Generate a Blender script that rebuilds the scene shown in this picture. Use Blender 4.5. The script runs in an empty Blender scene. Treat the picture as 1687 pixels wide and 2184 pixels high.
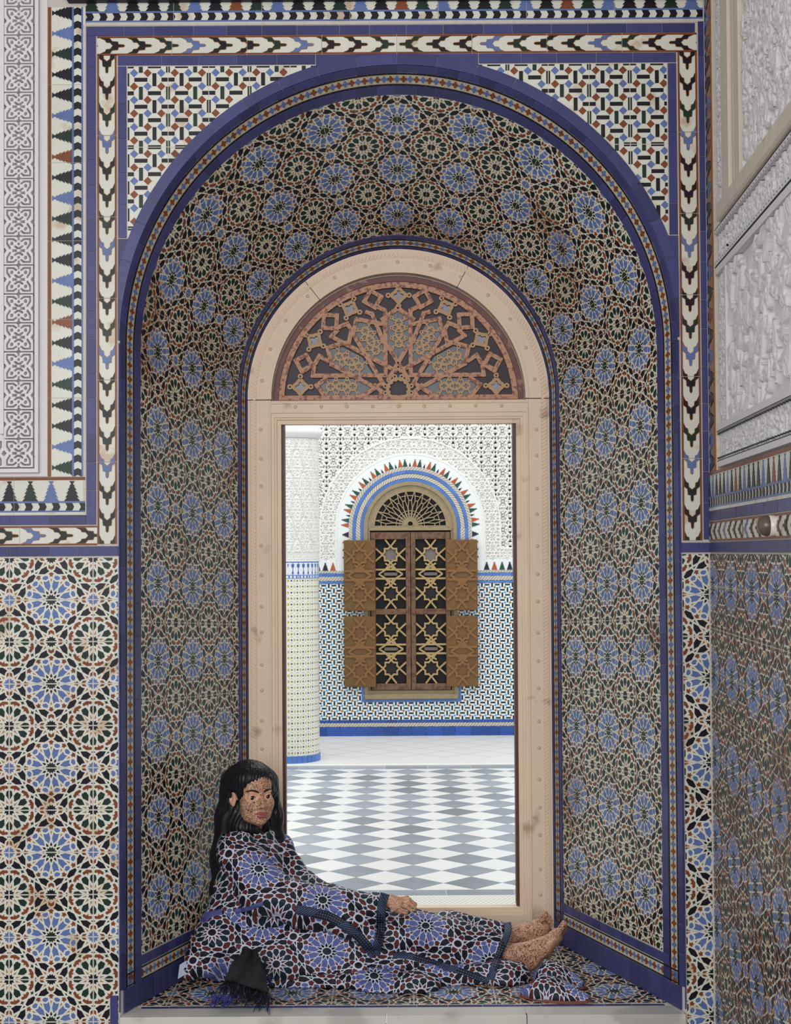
import bpy, math, random
import numpy as np
from mathutils import Vector
random.seed(7); rng=np.random.default_rng(7)
R=math.radians
scn=bpy.context.scene
COL=scn.collection
# ------------------------------------------------------------------ camera, world, lights, exposure
def setup_view():
    cam=bpy.data.cameras.new('camera'); co=bpy.data.objects.new('camera',cam); COL.objects.link(co)
    cam.sensor_fit='HORIZONTAL'; cam.sensor_width=36.0; cam.lens=3168.0/1687*36.0
    p,r=R(1.55),R(0.35)
    f=Vector((0,math.cos(p),math.sin(p))); rt=Vector((1,0,0)); up=rt.cross(f)
    r2=rt*math.cos(r)-up*math.sin(r); u2=rt*math.sin(r)+up*math.cos(r)
    from mathutils import Matrix
    m=Matrix(((r2.x,u2.x,-f.x,-0.014),(r2.y,u2.y,-f.y,-4.87),(r2.z,u2.z,-f.z,1.95),(0,0,0,1)))
    co.matrix_world=m; cam.clip_end=100
    scn.camera=co
    w=bpy.data.worlds.new('sky'); scn.world=w; w.use_nodes=True
    w.node_tree.nodes['Background'].inputs[0].default_value=(0.90,0.95,1.0,1)
    w.node_tree.nodes['Background'].inputs[1].default_value=0.9
    def area(name,loc,rot,sx,sy,e,c):
        l=bpy.data.lights.new(name,'AREA'); l.shape='RECTANGLE'; l.size=sx; l.size_y=sy; l.energy=e; l.color=c
        o=bpy.data.objects.new(name,l); o.location=loc; o.rotation_euler=rot; COL.objects.link(o)
    area('courtyard_fill_lamp',(-0.6,4.2,5.4),(0,0,0),4.5,4.2,225,(1,0.985,0.96))  # added lamp that brightens the courtyard from above, no roof opening there
    area('front_fill_lamp',(-0.7,-7.4,3.3),(R(80),0,R(-5)),5,3.2,330,(1,0.97,0.93))  # added lamp behind the camera, brings frontal light into the alcove
    v=scn.view_settings; v.view_transform='Standard'; v.look='None'; v.gamma=1; v.use_curve_mapping=False; v.exposure=-0.24
setup_view()
# ------------------------------------------------------------------ node helpers
def srgb(r,g,b):
    f=lambda c:(c/255/12.92 if c/255<=.04045 else ((c/255+.055)/1.055)**2.4)
    return (f(r),f(g),f(b),1)
class X:
    """tiny expression compiler for shader math nodes"""
    def __init__(s,t,v): s.t=t; s.v=v
    def _n(s,op,*a):
        n=s.t.nodes.new('ShaderNodeMath'); n.operation=op
        for i,q in enumerate(a):
            q=q.v if isinstance(q,X) else q
            if isinstance(q,(int,float)): n.inputs[i].default_value=q
            else: s.t.links.new(q,n.inputs[i])
        return X(s.t,n.outputs[0])
    def __add__(s,o): return s._n('ADD',s,o)
    __radd__=__add__
    def __sub__(s,o): return s._n('SUBTRACT',s,o)
    def __rsub__(s,o): return s._n('SUBTRACT',o,s)
    def __mul__(s,o): return s._n('MULTIPLY',s,o)
    __rmul__=__mul__
    def __truediv__(s,o): return s._n('DIVIDE',s,o)
    def lt(s,o): return s._n('LESS_THAN',s,o)
    def gt(s,o): return s._n('GREATER_THAN',s,o)
    def abs(s): return s._n('ABSOLUTE',s)
    def fl(s): return s._n('FLOOR',s)
    def rnd(s): return s._n('ROUND',s)
    def mx(s,o): return s._n('MAXIMUM',s,o)
    def mn(s,o): return s._n('MINIMUM',s,o)
    def sin(s): return s._n('SINE',s)
    def cos(s): return s._n('COSINE',s)
    def sqrt(s): return s._n('SQRT',s)
    def atan2(s,o): return s._n('ARCTAN2',s,o)
    def par(s): # parity 0/1 of an integer valued expression
        return s._n('FLOORED_MODULO',s,2.0) if False else (s-(s*0.5).fl()*2.0)
def hyp(a,b): return (a*a+b*b).sqrt()
def mix(t,f,a,b):
    n=t.nodes.new('ShaderNodeMix'); n.data_type='RGBA'
    for k,q in ((0,f),(6,a),(7,b)):
        q=q.v if isinstance(q,X) else q
        if isinstance(q,(int,float)): n.inputs[k].default_value=q
        elif isinstance(q,tuple): n.inputs[k].default_value=q
        else: t.links.new(q,n.inputs[k])
    return n.outputs[2]
def mat(name,rough=.5,base=(.5,.5,.5,1),spec=.5,metal=0,fn=None,var=0.0,noise=0.0,nscale=30,bump=0.0,bscale=80,bdist=.002,dirt=None):
    m=bpy.data.materials.new(name); m.use_nodes=True; t=m.node_tree; b=t.nodes['Principled BSDF']
    b.inputs['Roughness'].default_value=rough; b.inputs['Metallic'].default_value=metal
    b.inputs['Specular IOR Level'].default_value=spec
    tc=t.nodes.new('ShaderNodeTexCoord')
    col=fn(t,tc,b) if fn else None
    if col is None:
        r=t.nodes.new('ShaderNodeRGB'); r.outputs[0].default_value=base; col=r.outputs[0]
    if noise>0:
        n=t.nodes.new('ShaderNodeTexNoise'); n.inputs['Scale'].default_value=nscale; n.inputs['Detail'].default_value=5
        t.links.new(tc.outputs['Object'],n.inputs['Vector'])
        h=t.nodes.new('ShaderNodeHueSaturation'); t.links.new(col,h.inputs['Color'])
        v=(X(t,n.outputs[0])-0.5)*(2*noise)+1.0; t.links.new(v.v,h.inputs['Value']); col=h.outputs[0]
    if var>0:
        o=t.nodes.new('ShaderNodeObjectInfo'); h=t.nodes.new('ShaderNodeHueSaturation'); t.links.new(col,h.inputs['Color'])
        v=(X(t,o.outputs['Random'])-0.5)*(2*var)+1.0; t.links.new(v.v,h.inputs['Value']); col=h.outputs[0]
    if dirt:
        n=t.nodes.new('ShaderNodeTexNoise'); n.inputs['Scale'].default_value=dirt[1]; n.inputs['Detail'].default_value=7
        g=t.nodes.new('ShaderNodeNewGeometry'); t.links.new(g.outputs['Position'],n.inputs['Vector'])
        f=((X(t,n.outputs[0])-dirt[2])*8.0).mx(0.0).mn(dirt[3]); col=mix(t,f,col,dirt[0])
    t.links.new(col,b.inputs['Base Color'])
    if bump>0:
        n=t.nodes.new('ShaderNodeTexNoise'); n.inputs['Scale'].default_value=bscale; n.inputs['Detail'].default_value=6
        t.links.new(tc.outputs['Object'],n.inputs['Vector'])
        bp=t.nodes.new('ShaderNodeBump'); bp.inputs['Strength'].default_value=bump; bp.inputs['Distance'].default_value=bdist
        t.links.new(n.outputs[0],bp.inputs['Height']); t.links.new(bp.outputs[0],b.inputs['Normal'])
    return m
G=dict(rough=.3,spec=.22)
RUST=srgb(150,95,45)
M={}
M['white']=mat('white_glaze',base=srgb(214,214,204),var=.05,noise=.06,nscale=12,dirt=(srgb(176,140,96),9,.58,.55),**G)
M['blue']=mat('blue_glaze',base=srgb(94,114,166),var=.10,noise=.18,nscale=25,**G)
M['navy']=mat('cobalt_glaze',base=srgb(64,66,114),var=.22,noise=.14,nscale=20,bump=.12,bscale=60,**G)
M['dark']=mat('black_glaze',base=srgb(26,24,33),var=.15,noise=.2,nscale=20,**G)
M['green']=mat('green_glaze',base=srgb(30,48,42),var=.2,noise=.25,nscale=20,**G)
M['brown']=mat('brown_glaze',base=srgb(124,68,42),var=.15,noise=.2,nscale=30,**G)
M['tan']=mat('ochre_glaze',base=srgb(166,118,66),var=.1,noise=.15,nscale=30,**G)
M['strap']=mat('ivory_strap_glaze',base=srgb(222,222,206),var=.05,noise=.1,nscale=12,dirt=(srgb(158,116,70),1.6,.57,.5),**G)
M['cream']=mat('cream_glaze',base=srgb(200,190,166),var=.06,noise=.1,nscale=20,**G)
M['grout']=mat('lime_grout',base=srgb(198,192,184),rough=.9,noise=.15,nscale=60)
M['stucco']=mat('carved_stucco',base=srgb(222,218,220),rough=.85,noise=.05,nscale=20,bump=.3,bscale=90)
M['stucco_far']=mat('white_carved_plaster',base=srgb(236,236,230),rough=.85,noise=.05,nscale=20)
M['plaster']=mat('plaster',base=srgb(216,210,204),rough=.85,noise=.08,nscale=9,bump=.25,bscale=50)
M['oldplaster']=mat('cream_moulding_plaster',base=srgb(208,198,184),rough=.8,noise=.1,nscale=9,bump=.2,bscale=50,dirt=(srgb(150,120,95),6,.62,.5))
M['marble']=mat('sill_marble',base=srgb(205,202,196),rough=.35,noise=.14,nscale=5,dirt=(srgb(150,148,146),4,.5,.5))
M['line']=mat('dark_joint_line',base=srgb(24,22,28),rough=.4)
MZ=['white','blue','dark','green','brown','navy','tan','strap','cream']
def ml(keys): return [M[k] for k in keys]
# ------------------------------------------------------------------ objects
def tag(o,label=None,cat=None,group=None,kind=None):
    if label: o['label']=label
    if cat: o['category']=cat
    if group: o['group']=group
    if kind: o['kind']=kind
    return o
def empty(name,loc=(0,0,0),rz=0,**k):
    o=bpy.data.objects.new(name,None); o.location=loc; o.rotation_euler=(0,0,rz); COL.objects.link(o); o.empty_display_size=.1
    return tag(o,**k)
class MB:
    def __init__(s): s.v=[]; s.f=[]; s.m=[]
    def add(s,vs,fs,m=0):
        b=len(s.v); s.v+= [tuple(map(float,p)) for p in vs]
        for f in fs: s.f.append(tuple(b+i for i in f)); s.m.append(m)
    def prism(s,pts,xf,h0,h1,m=0,sides=True):
        n=len(pts)
        if n<3: return
        a=sum(pts[i][0]*pts[(i+1)%n][1]-pts[(i+1)%n][0]*pts[i][1] for i in range(n))
        if abs(a)<1e-9: return
        if a<0: pts=pts[::-1]
        top=[xf(u,v,h1) for u,v in pts]
        if sides:
            bot=[xf(u,v,h0) for u,v in pts]
            s.add(top+bot,[tuple(range(n))]+[(i,n+i,n+(i+1)%n,(i+1)%n) for i in range(n)],m)
        else: s.add(top,[tuple(range(n))],m)
    def slab(s,xf,u0,u1,v0,v1,h0,h1,nu=1,nv=1,m=0,ch=0.0,back=False):
        us=[u0+(u1-u0)*i/nu for i in range(nu+1)]; vs=[v0+(v1-v0)*i/nv for i in range(nv+1)]
        def lay(h,c):
            return [xf(min(max(u,u0+c),u1-c),min(max(v,v0+c),v1-c),h) for v in vs for u in us]
        W=nu+1
        L=[lay(h1,ch)]
        if ch>0: L.append(lay(h1-ch,0))
        L.append(lay(h0,0))
        vv=[]; 
        for l in L: vv+=l
        N=len(L[0]); fs=[(j*W+i,j*W+i+1,(j+1)*W+i+1,(j+1)*W+i) for j in range(nv) for i in range(nu)]
        ring=[i for i in range(W)]+[j*W+nu for j in range(1,nv+1)]+[nv*W+i for i in range(nu-1,-1,-1)]+[j*W for j in range(nv-1,0,-1)]
        for k in range(len(L)-1):
            a,b=k*N,(k+1)*N
            for i in range(len(ring)):
                p,q=ring[i],ring[(i+1)%len(ring)]; fs.append((a+p,b+p,b+q,a+q))
        if back:
            k=(len(L)-1)*N; fs+=[(k+j*W+i,k+(j+1)*W+i,k+(j+1)*W+i+1,k+j*W+i+1) for j in range(nv) for i in range(nu)]
        s.add(vv,fs,m)
    def box(s,x0,x1,y0,y1,z0,z1,m=0):
        s.add([(x0,y0,z0),(x1,y0,z0),(x1,y1,z0),(x0,y1,z0),(x0,y0,z1),(x1,y0,z1),(x1,y1,z1),(x0,y1,z1)],
              [(0,3,2,1),(4,5,6,7),(0,1,5,4),(1,2,6,5),(2,3,7,6),(3,0,4,7)],m)
    def bar(s,a,b,w,xf,h0,h1,m=0,ext=0.0):
        dx,dy=b[0]-a[0],b[1]-a[1]; L=math.hypot(dx,dy)
        if L<1e-7: return
        s.k=(getattr(s,'k',0)+7)%23; h1+=s.k*4.5e-5; h0-=s.k*2e-5
        dx/=L; dy/=L; nx,ny=-dy*w/2,dx*w/2; a=(a[0]-dx*ext,a[1]-dy*ext); b=(b[0]+dx*ext,b[1]+dy*ext)
        s.prism([(a[0]+nx,a[1]+ny),(b[0]+nx,b[1]+ny),(b[0]-nx,b[1]-ny),(a[0]-nx,a[1]-ny)],xf,h0,h1,m)
    def poly(s,pts,w,xf,h0,h1,m=0,closed=False):
        n=len(pts)
        for i in range(n if closed else n-1): s.bar(pts[i],pts[(i+1)%n],w,xf,h0+i*1e-5,h1+i*2e-5,m,ext=w*.42)
    def ringslab(s,xf,pin,pout,h0,h1,m=0,closed=False):
        s.k=(getattr(s,'k',0)+7)%23; h1+=s.k*3e-5
        n=len(pin); vv=[xf(*p,h1) for p in pin]+[xf(*p,h1) for p in pout]+[xf(*p,h0) for p in pin]+[xf(*p,h0) for p in pout]
        fs=[]
        for i in range(n if closed else n-1):
            j=(i+1)%n; fs+=[(i,j,n+j,n+i),(2*n+i,2*n+j,j,i),(n+i,n+j,3*n+j,3*n+i)]
        if not closed: fs+=[(0,n,3*n,2*n),(n-1,3*n-1,4*n-1,2*n-1)]
        s.add(vv,fs,m)
    def lathe(s,prof,c=(0,0,0),n=24,m=0):
        k=len(prof); vv=[(c[0]+r*math.cos(2*math.pi*j/n),c[1]+r*math.sin(2*math.pi*j/n),c[2]+z) for r,z in prof for j in range(n)]
        s.add(vv,[(i*n+j,i*n+(j+1)%n,(i+1)*n+(j+1)%n,(i+1)*n+j) for i in range(k-1) for j in range(n)],m)
    def tube(s,pts,rad,n=8,m=0,cap=True):
        pts=[Vector(p) for p in pts]; k=len(pts)
        rad=[rad]*k if isinstance(rad,(int,float)) else rad; vv=[]
        ref=Vector((0,0,1))
        for i,p in enumerate(pts):
            d=(pts[min(i+1,k-1)]-pts[max(i-1,0)]).normalized()
            a=d.cross(ref)
            if a.length<.1: a=d.cross(Vector((0,1,0)))
            a.normalize(); b=d.cross(a)
            vv+=[p+(a*math.cos(2*math.pi*j/n)+b*math.sin(2*math.pi*j/n))*rad[i] for j in range(n)]
        fs=[(i*n+j,i*n+(j+1)%n,(i+1)*n+(j+1)%n,(i+1)*n+j) for i in range(k-1) for j in range(n)]
        if cap: fs+=[tuple(range(n)),tuple((k-1)*n+j for j in range(n-1,-1,-1))]
        s.add(vv,fs,m)
    def build(s,name,mats,parent=None,smooth=False,**k):
        if not s.v: return None
        me=bpy.data.meshes.new(name); me.from_pydata(s.v,[],s.f)
        mm=mats if isinstance(mats,list) else [mats]
        for q in mm: me.materials.append(q)
        me.polygons.foreach_set('material_index',s.m)
        if smooth: me.polygons.foreach_set('use_smooth',[True]*len(s.f))
        me.update()
        o=bpy.data.objects.new(name,me); COL.objects.link(o)
        if parent: o.parent=parent
        return tag(o,**k)
def npmesh(name,V,F,mats,parent=None,smooth=True,**k):
    me=bpy.data.meshes.new(name); me.from_pydata(np.asarray(V).tolist(),[],np.asarray(F).tolist())
    for q in (mats if isinstance(mats,list) else [mats]): me.materials.append(q)
    if smooth: me.polygons.foreach_set('use_smooth',[True]*len(me.polygons))
    me.update(); o=bpy.data.objects.new(name,me); COL.objects.link(o)
    if parent: o.parent=parent
    return tag(o,**k)
def clip(pts,u0,u1,v0,v1):
    for ax,lim,sg in ((0,u0,1),(0,u1,-1),(1,v0,1),(1,v1,-1)):
        if not pts: return pts
        out=[]
        for i in range(len(pts)):
            a,b=pts[i-1],pts[i]; da,db=(a[ax]-lim)*sg,(b[ax]-lim)*sg
            if (da<0)!=(db<0):
                t=da/(da-db); out.append((a[0]+(b[0]-a[0])*t,a[1]+(b[1]-a[1])*t))
            if db>=0: out.append(b)
        pts=out
    return pts
# ------------------------------------------------------------------ star pattern (one period = 1)
def sym(half): return half+[(x,-y) for x,y in half[::-1] if abs(y)>1e-6]
def rot(p,a): c,s_=math.cos(a),math.sin(a); return [(x*c-y*s_,x*s_+y*c) for x,y in p]
def star(n,ro,ri,off): return [((ro if k%2==0 else ri)*math.cos(off+math.pi*k/n),(ro if k%2==0 else ri)*math.sin(off+math.pi*k/n)) for k in range(2*n)]
PB=[('dark',0,sym([(.076,.0),(.080,.007),(.091,.0115),(.121,0)])),('tan',0,sym([(.212,0),(.243,.009),(.256,0)])),
    ('brown',0,sym([(.287,0),(.276,.015),(.297,.014),(.311,.030),(.329,0)])),
    ('blue',15,sym([(.112,0),(.162,.031),(.232,.032),(.219,0)])),('blue',15,sym([(.245,0),(.260,.030),(.283,.031),(.292,.009)]))]
PG=[('green',0,sym([(.122,0),(.177,.037),(.221,.031),(.234,.014),(.226,0)])),('tan',15,sym([(.080,0),(.090,.010),(.130,0)])),
    ('brown',15,sym([(.300,.0),(.283,.052),(.262,.055),(.254,.045),(.264,.010),(.238,0)])),
    ('green',0,sym([(.297,0),(.310,.010),(.318,.026),(.322,.008),(.334,0)]))]
PS=[('brown',0,sym([(.108,0),(.087,.024),(.082,.032),(.122,.031),(.139,0)]))]
PS1=[('dark',[(.027,-.159),(.079,-.192),(.149,-.191),(.121,-.139),(.057,-.102),(.051,-.132)]),]
PD=[(.189,.284),(.221,.221),(.284,.189),(.302,.209),(.270,.270),(.209,.302)]
def pattern():
    out=[]
    def put(c,p,o): out.append((c,[(x+o[0],y+o[1]) for x,y in p]))
    put('green',star(12,.066,.046,R(15)),(0,0))
    for k in range(12):
        for c,a,p in PB: put(c,rot(p,R(a+30*k)),(0,0))
        for c,a,p in PG: put(c,rot(p,R(a+30*k)),(.5,.5))
    put('dark',star(12,.066,.046,0),(.5,.5))
    for o,c0 in (((.5,0),'blue'),((0,.5),'dark')):
        put(c0,star(12,.064,.046,R(15)),o)
        for k in range(4):
            for c,a,p in PS: put(c,rot(p,R(90*k)),o)
            for c,p in PS1:
                put(c,rot(p,R(90*k)),o); put(c,rot([(-x,y) for x,y in p],R(90*k)),o)
            put('green',rot([(.172,-.182),(.187,-.188),(.188,-.178),(.162,-.164)],R(90*k)),o)
            put('tan',rot([(.059,-.072),(.094,-.094),(.077,-.059),(.067,-.058)],R(90*k)),o)
    for k in range(4): put('dark',rot(PD,R(90*k)),(0,0))
    return out
PAT=pattern()
def grown(g):
    out=[]
    for c,p in PAT:
        r=[p[i] for i in range(len(p)) if math.hypot(p[i][0]-p[i-1][0],p[i][1]-p[i-1][1])>1e-4]
        p2=offset(r,g) if c!='tan' else r
        out.append((c,p2,min(x for x,y in p2),max(x for x,y in p2),min(y for x,y in p2),max(y for x,y in p2)))
    return out
def offset(p,d):
    n=len(p); A=sum(p[i-1][0]*p[i][1]-p[i][0]*p[i-1][1] for i in range(n)); sg=1 if A>0 else -1; out=[]
    for i in range(n):
        a,b_,c=p[i-1],p[i],p[(i+1)%n]
        def nn(a,b_):
            L=math.hypot(b_[0]-a[0],b_[1]-a[1])+1e-9; return ((b_[1]-a[1])/L*sg,-(b_[0]-a[0])/L*sg)
        n1,n2=nn(a,b_),nn(b_,c); k=1+n1[0]*n2[0]+n1[1]*n2[1]; k=max(k,.5)
        out.append((b_[0]+d*(n1[0]+n2[0])/k,b_[1]+d*(n1[1]+n2[1])/k))
    return out
PATW=grown(.0018); PATJ=grown(.0026)
def zell_tile(xf,p0,p1,q0,q1,P,parent,base='white',h=.0012,nu=1,nv=1,g=.006,name='tile',t=.006,**k):
    if base=='strap': g=.003
    """xf takes pattern units"""
    b=MB(); bm=MZ.index(base)
    b.slab(xf,p0+g,p1-g,q0+g,q1-g,-t,0,nu,nv,bm)
    i0,i1=math.floor(p0-.9),math.ceil(p1+.9); j0,j1=math.floor(q0-.9),math.ceil(q1+.9)
    e=g+.002
    for i in range(i0,i1+1):
        for j in range(j0,j1+1):
            for c,p,a0,a1,b0,b1 in (PATW if base=='white' else PATJ):
                if a1+i<=p0 or a0+i>=p1 or b1+j<=q0 or b0+j>=q1: continue
                pp=[(x+i,y+j) for x,y in p]
                if a0+i<p0+e or a1+i>p1-e or b0+j<q0+e or b1+j>q1-e: pp=clip(pp,p0+e,p1-e,q0+e,q1-e)
                if len(pp)>2: b.prism(pp,xf,0,h,MZ.index(c))
    return b.build(name,ml(MZ),parent,**k)
def field(xf,p0,p1,q0,q1,P,parent,qstep=.5,keep=None,**k):
    i=math.floor(p0-.5+1e-6)
    ps=[p0]+[x+.5 for x in range(i,math.ceil(p1)+1) if p0+.02<x+.5<p1-.02]+[p1]
    n0=math.floor(q0/qstep); qs=[q0]+[n*qstep for n in range(n0,math.ceil(q1/qstep)+1) if q0+.02<n*qstep<q1-.02]+[q1]
    for a,b_ in zip(ps,ps[1:]):
        for c,d in zip(qs,qs[1:]):
            if keep and not keep((a+b_)/2,(c+d)/2): continue
            zell_tile(xf,a,b_,c,d,P,parent,**k)
# ------------------------------------------------------------------ surfaces (real positions in metres)
FA=.918; SPR=2.643; DEP=.905; SK=.332; SD=.098; ZS=.45
def F(x,z,h): return (x,-h,z)
def hw(s): return FA-SK*s
def zc(s): return SPR-SD*s
NL=math.sqrt(SK*SK+DEP*DEP); NY=SK/NL; NX=DEP/NL
def V(t,s,h):
    r=hw(s); x,y,z=r*math.sin(t),DEP*s,zc(s)+r*math.cos(t)
    return (x-math.sin(t)*NX*h,y-NY*h,z-math.cos(t)*NX*h)
def J(sd,s,z,h): return (sd*(hw(s)-NX*h),DEP*s-NY*h,z)
Q0=5.113; PJ=.2665
def NQ(s,q,h):
    if abs(q)<=Q0: return V(q/Q0*math.pi/2,s,h)
    k=(zc(s)-ZS)/(zc(.26)-ZS)
    return J(1 if q>0 else -1,s,zc(s)-(abs(q)-Q0)*PJ*k,h)
WV=FA*math.pi/2
def NW(w,s,h):
    if abs(w)<=WV: return V(w/FA,s,h)
    return J(1 if w>0 else -1,s,zc(s)-(abs(w)-WV),h)
# right wall: from the corner towards the camera
RX=1.016
def RW(d,z,h): return (RX-.05*d-h,-d+.05*h,z)
# ------------------------------------------------------------------ front wall
wall=MB()
# backing: grout coloured face with the arched hole
def arch_pts(r,zc_,z0,n=48):
    return [(-r,z0)]+[(-r*math.cos(math.pi*i/n),zc_+r*math.sin(math.pi*i/n)) for i in range(n+1)]+[(r,z0)]
pin=arch_pts(FA,SPR,0.0)
def outer(p,x0,x1,zt):
    out=[]
    for x,z in p:
        dx,dz=x,z-SPR
        if z<=SPR+1e-6 : out.append((x0 if x<0 else x1,z)); continue
        L=max(abs(dx)/abs(x0 if dx<0 else x1),dz/(zt-SPR)); out.append((dx/L,SPR+dz/L))
    return out
po=outer(pin,-2.6,RX,4.3)
H0=-.0006
wall.ringslab(F,pin,po,-.10,H0,0)
# corners of the rectangle left out by the radial mapping
for sx,xx in ((-1,-2.6),(1,RX)):
    c=min(range(len(po)),key=lambda i:abs(po[i][0]-xx)+abs(po[i][1]-4.3))
    for a,b_ in ((c-1,c),(c,c+1)):
        if abs(po[a][0]-po[b_][0])>1e-4 and abs(po[a][1]-po[b_][1])>1e-4:
            wall.add([F(*po[a],H0),F(*po[b_],H0),F(xx,4.3,H0)],[(0,1,2)] if sx<0 else [(0,1,2)],0)
WF=wall.build('wall_front',M['grout'],kind='structure',label='tiled front wall around the arched alcove')
XL=-2.0
PF=.274
# zellige left of the alcove: blue star centre at x,z
BX,BZ=-1.143,1.527
def F_left(p,q,h): return F(BX+p*PF,BZ-q*PF,h)
field(F_left,(-1.50-BX)/PF,(-FA-.004-BX)/PF,(BZ-1.940)/PF,(BZ-.20)/PF,PF,WF)
# right strip
BX2,BZ2=1.012,1.532
def F_right(p,q,h): return F(BX2+p*PF,BZ2-q*PF,h)
field(F_right,(FA+.004-BX2)/PF,(RX-.004-BX2)/PF,(BZ2-1.940)/PF,(BZ2-.20)/PF,PF,WF)
def brick_row(xf,u0,u1,v0,v1,pitch,parent,m='navy',h=.004,name='edging_tile',jit=.25,nu=1,nv=1,gap=.0016,ch=.0008,h0=-.006):
    n=max(1,round(abs(u1-u0)/pitch)); us=[u0+(u1-u0)*i/n for i in range(n+1)]
    for i in range(1,n): us[i]+=random.uniform(-jit,jit)*pitch*(1 if u1>u0 else -1)*.5
    for a,b_ in zip(us,us[1:]):
        a,b_=min(a,b_),max(a,b_); q=MB(); q.slab(xf,a+gap/2,b_-gap/2,min(v0,v1)+gap/2,max(v0,v1)-gap/2,h0,h+random.uniform(-.0006,.0006),nu,nv,0,ch)
        q.build(name,M[m],parent)
Fz=lambda z,x,h:F(x,z,h)
# cobalt rows
brick_row(F,-1.50,-FA-.004,1.943,1.976,.11,WF)
brick_row(F,FA+.004,RX-.002,1.943,1.976,.11,WF)
brick_row(F,-1.50,-1.027,2.046,2.078,.11,WF)
brick_row(Fz,2.046,3.662,-1.027,-.995,.103,WF)      # outer vertical left
brick_row(Fz,1.985,3.70,.995,RX-.001,.112,WF)        # outer vertical right
brick_row(F,-1.027,RX-.03,3.662,3.694,.12,WF)         # outer top
brick_row(F,-.923,-.27,3.563,3.596,.125,WF)
brick_row(F,.27,.923,3.563,3.596,.125,WF)
brick_row(Fz,2.99,3.561,-.923,-.894,.12,WF)
brick_row(Fz,2.99,3.561,.894,.923,.12,WF)
# chevron bands
CH=[(-.86,0),(-.66,.62),(-.40,.78),(-.36,1.28),(0,1.62),(.36,1.28),(.40,.78),(.66,.62),(.86,0),(.86,1.2),(.50,1.52),(.45,2.24),(.15,2.34),(.12,3.0),(0,3.14),(-.12,3.0),(-.15,2.34),(-.45,2.24),(-.50,1.52),(-.86,1.2)]
def chev_band(xf,u0,u1,vc,parent,d=1,T=.274,seq=('dark','green','blue','dark'),wh=.0325,ph=0,rim=True):
    """xf(u,v,h); arrows point along +u*d"""
    n=max(1,round(abs(u1-u0)/T)); L=(u1-u0)/n; k=0
    per=T/3.07
    kk=0
    def U(u): return u
    # chevrons at fixed pitch through the whole run, tiles cut them
    c0=u0-per*3+ph; items=[]
    i=0
    while c0+i*per<u1+per: items.append((c0+i*per,seq[i%len(seq)])); i+=1
    w=.0255
    for j in range(n):
        a,b_=u0+j*L,u0+(j+1)*L; q=MB()
        q.slab(xf,a+.0008,b_-.0008,vc-wh,vc+wh,-.006,.002,1,1,MZ.index('white'))
        for sgn in (-1,1):
            v=vc+sgn*(wh-.0035); q.slab(xf,a+.001,b_-.001,v-.003,v+.003,.002,.0034,1,1,MZ.index('brown'))
        for c,colr in items:
            pp=[((c+ (y-1.5)*w*d),vc+x*w*1.16) for x,y in CH]
            for off,m,h in ((.0016,'tan',.0026),(-.0002,colr,.0036)):
                r=clip(offset(pp,off),a+.001,b_-.001,vc-w*1.06,vc+w*1.06)
                if len(r)>2: q.prism(r,xf,.002,h,MZ.index(m))
        q.build('chevron_tile',ml(MZ),parent)
FzN=lambda u,v,h:F(v,-u,h)
chev_band(FzN,-3.600,-1.982,-.959,WF,1,ph=.02)           # left vertical (arrows down)
chev_band(FzN,-3.600,-1.982,.959,WF,1,ph=.02)            # right vertical
chev_band(F,-1.50,-.9915,2.011,WF,1,ph=.03)
chev_band(F,-.992,0.0,3.629,WF,1,ph=.05)
chev_band(lambda u,v,h:F(-u,v,h),-.992,0.0,3.629,WF,1,ph=.05)
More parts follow.
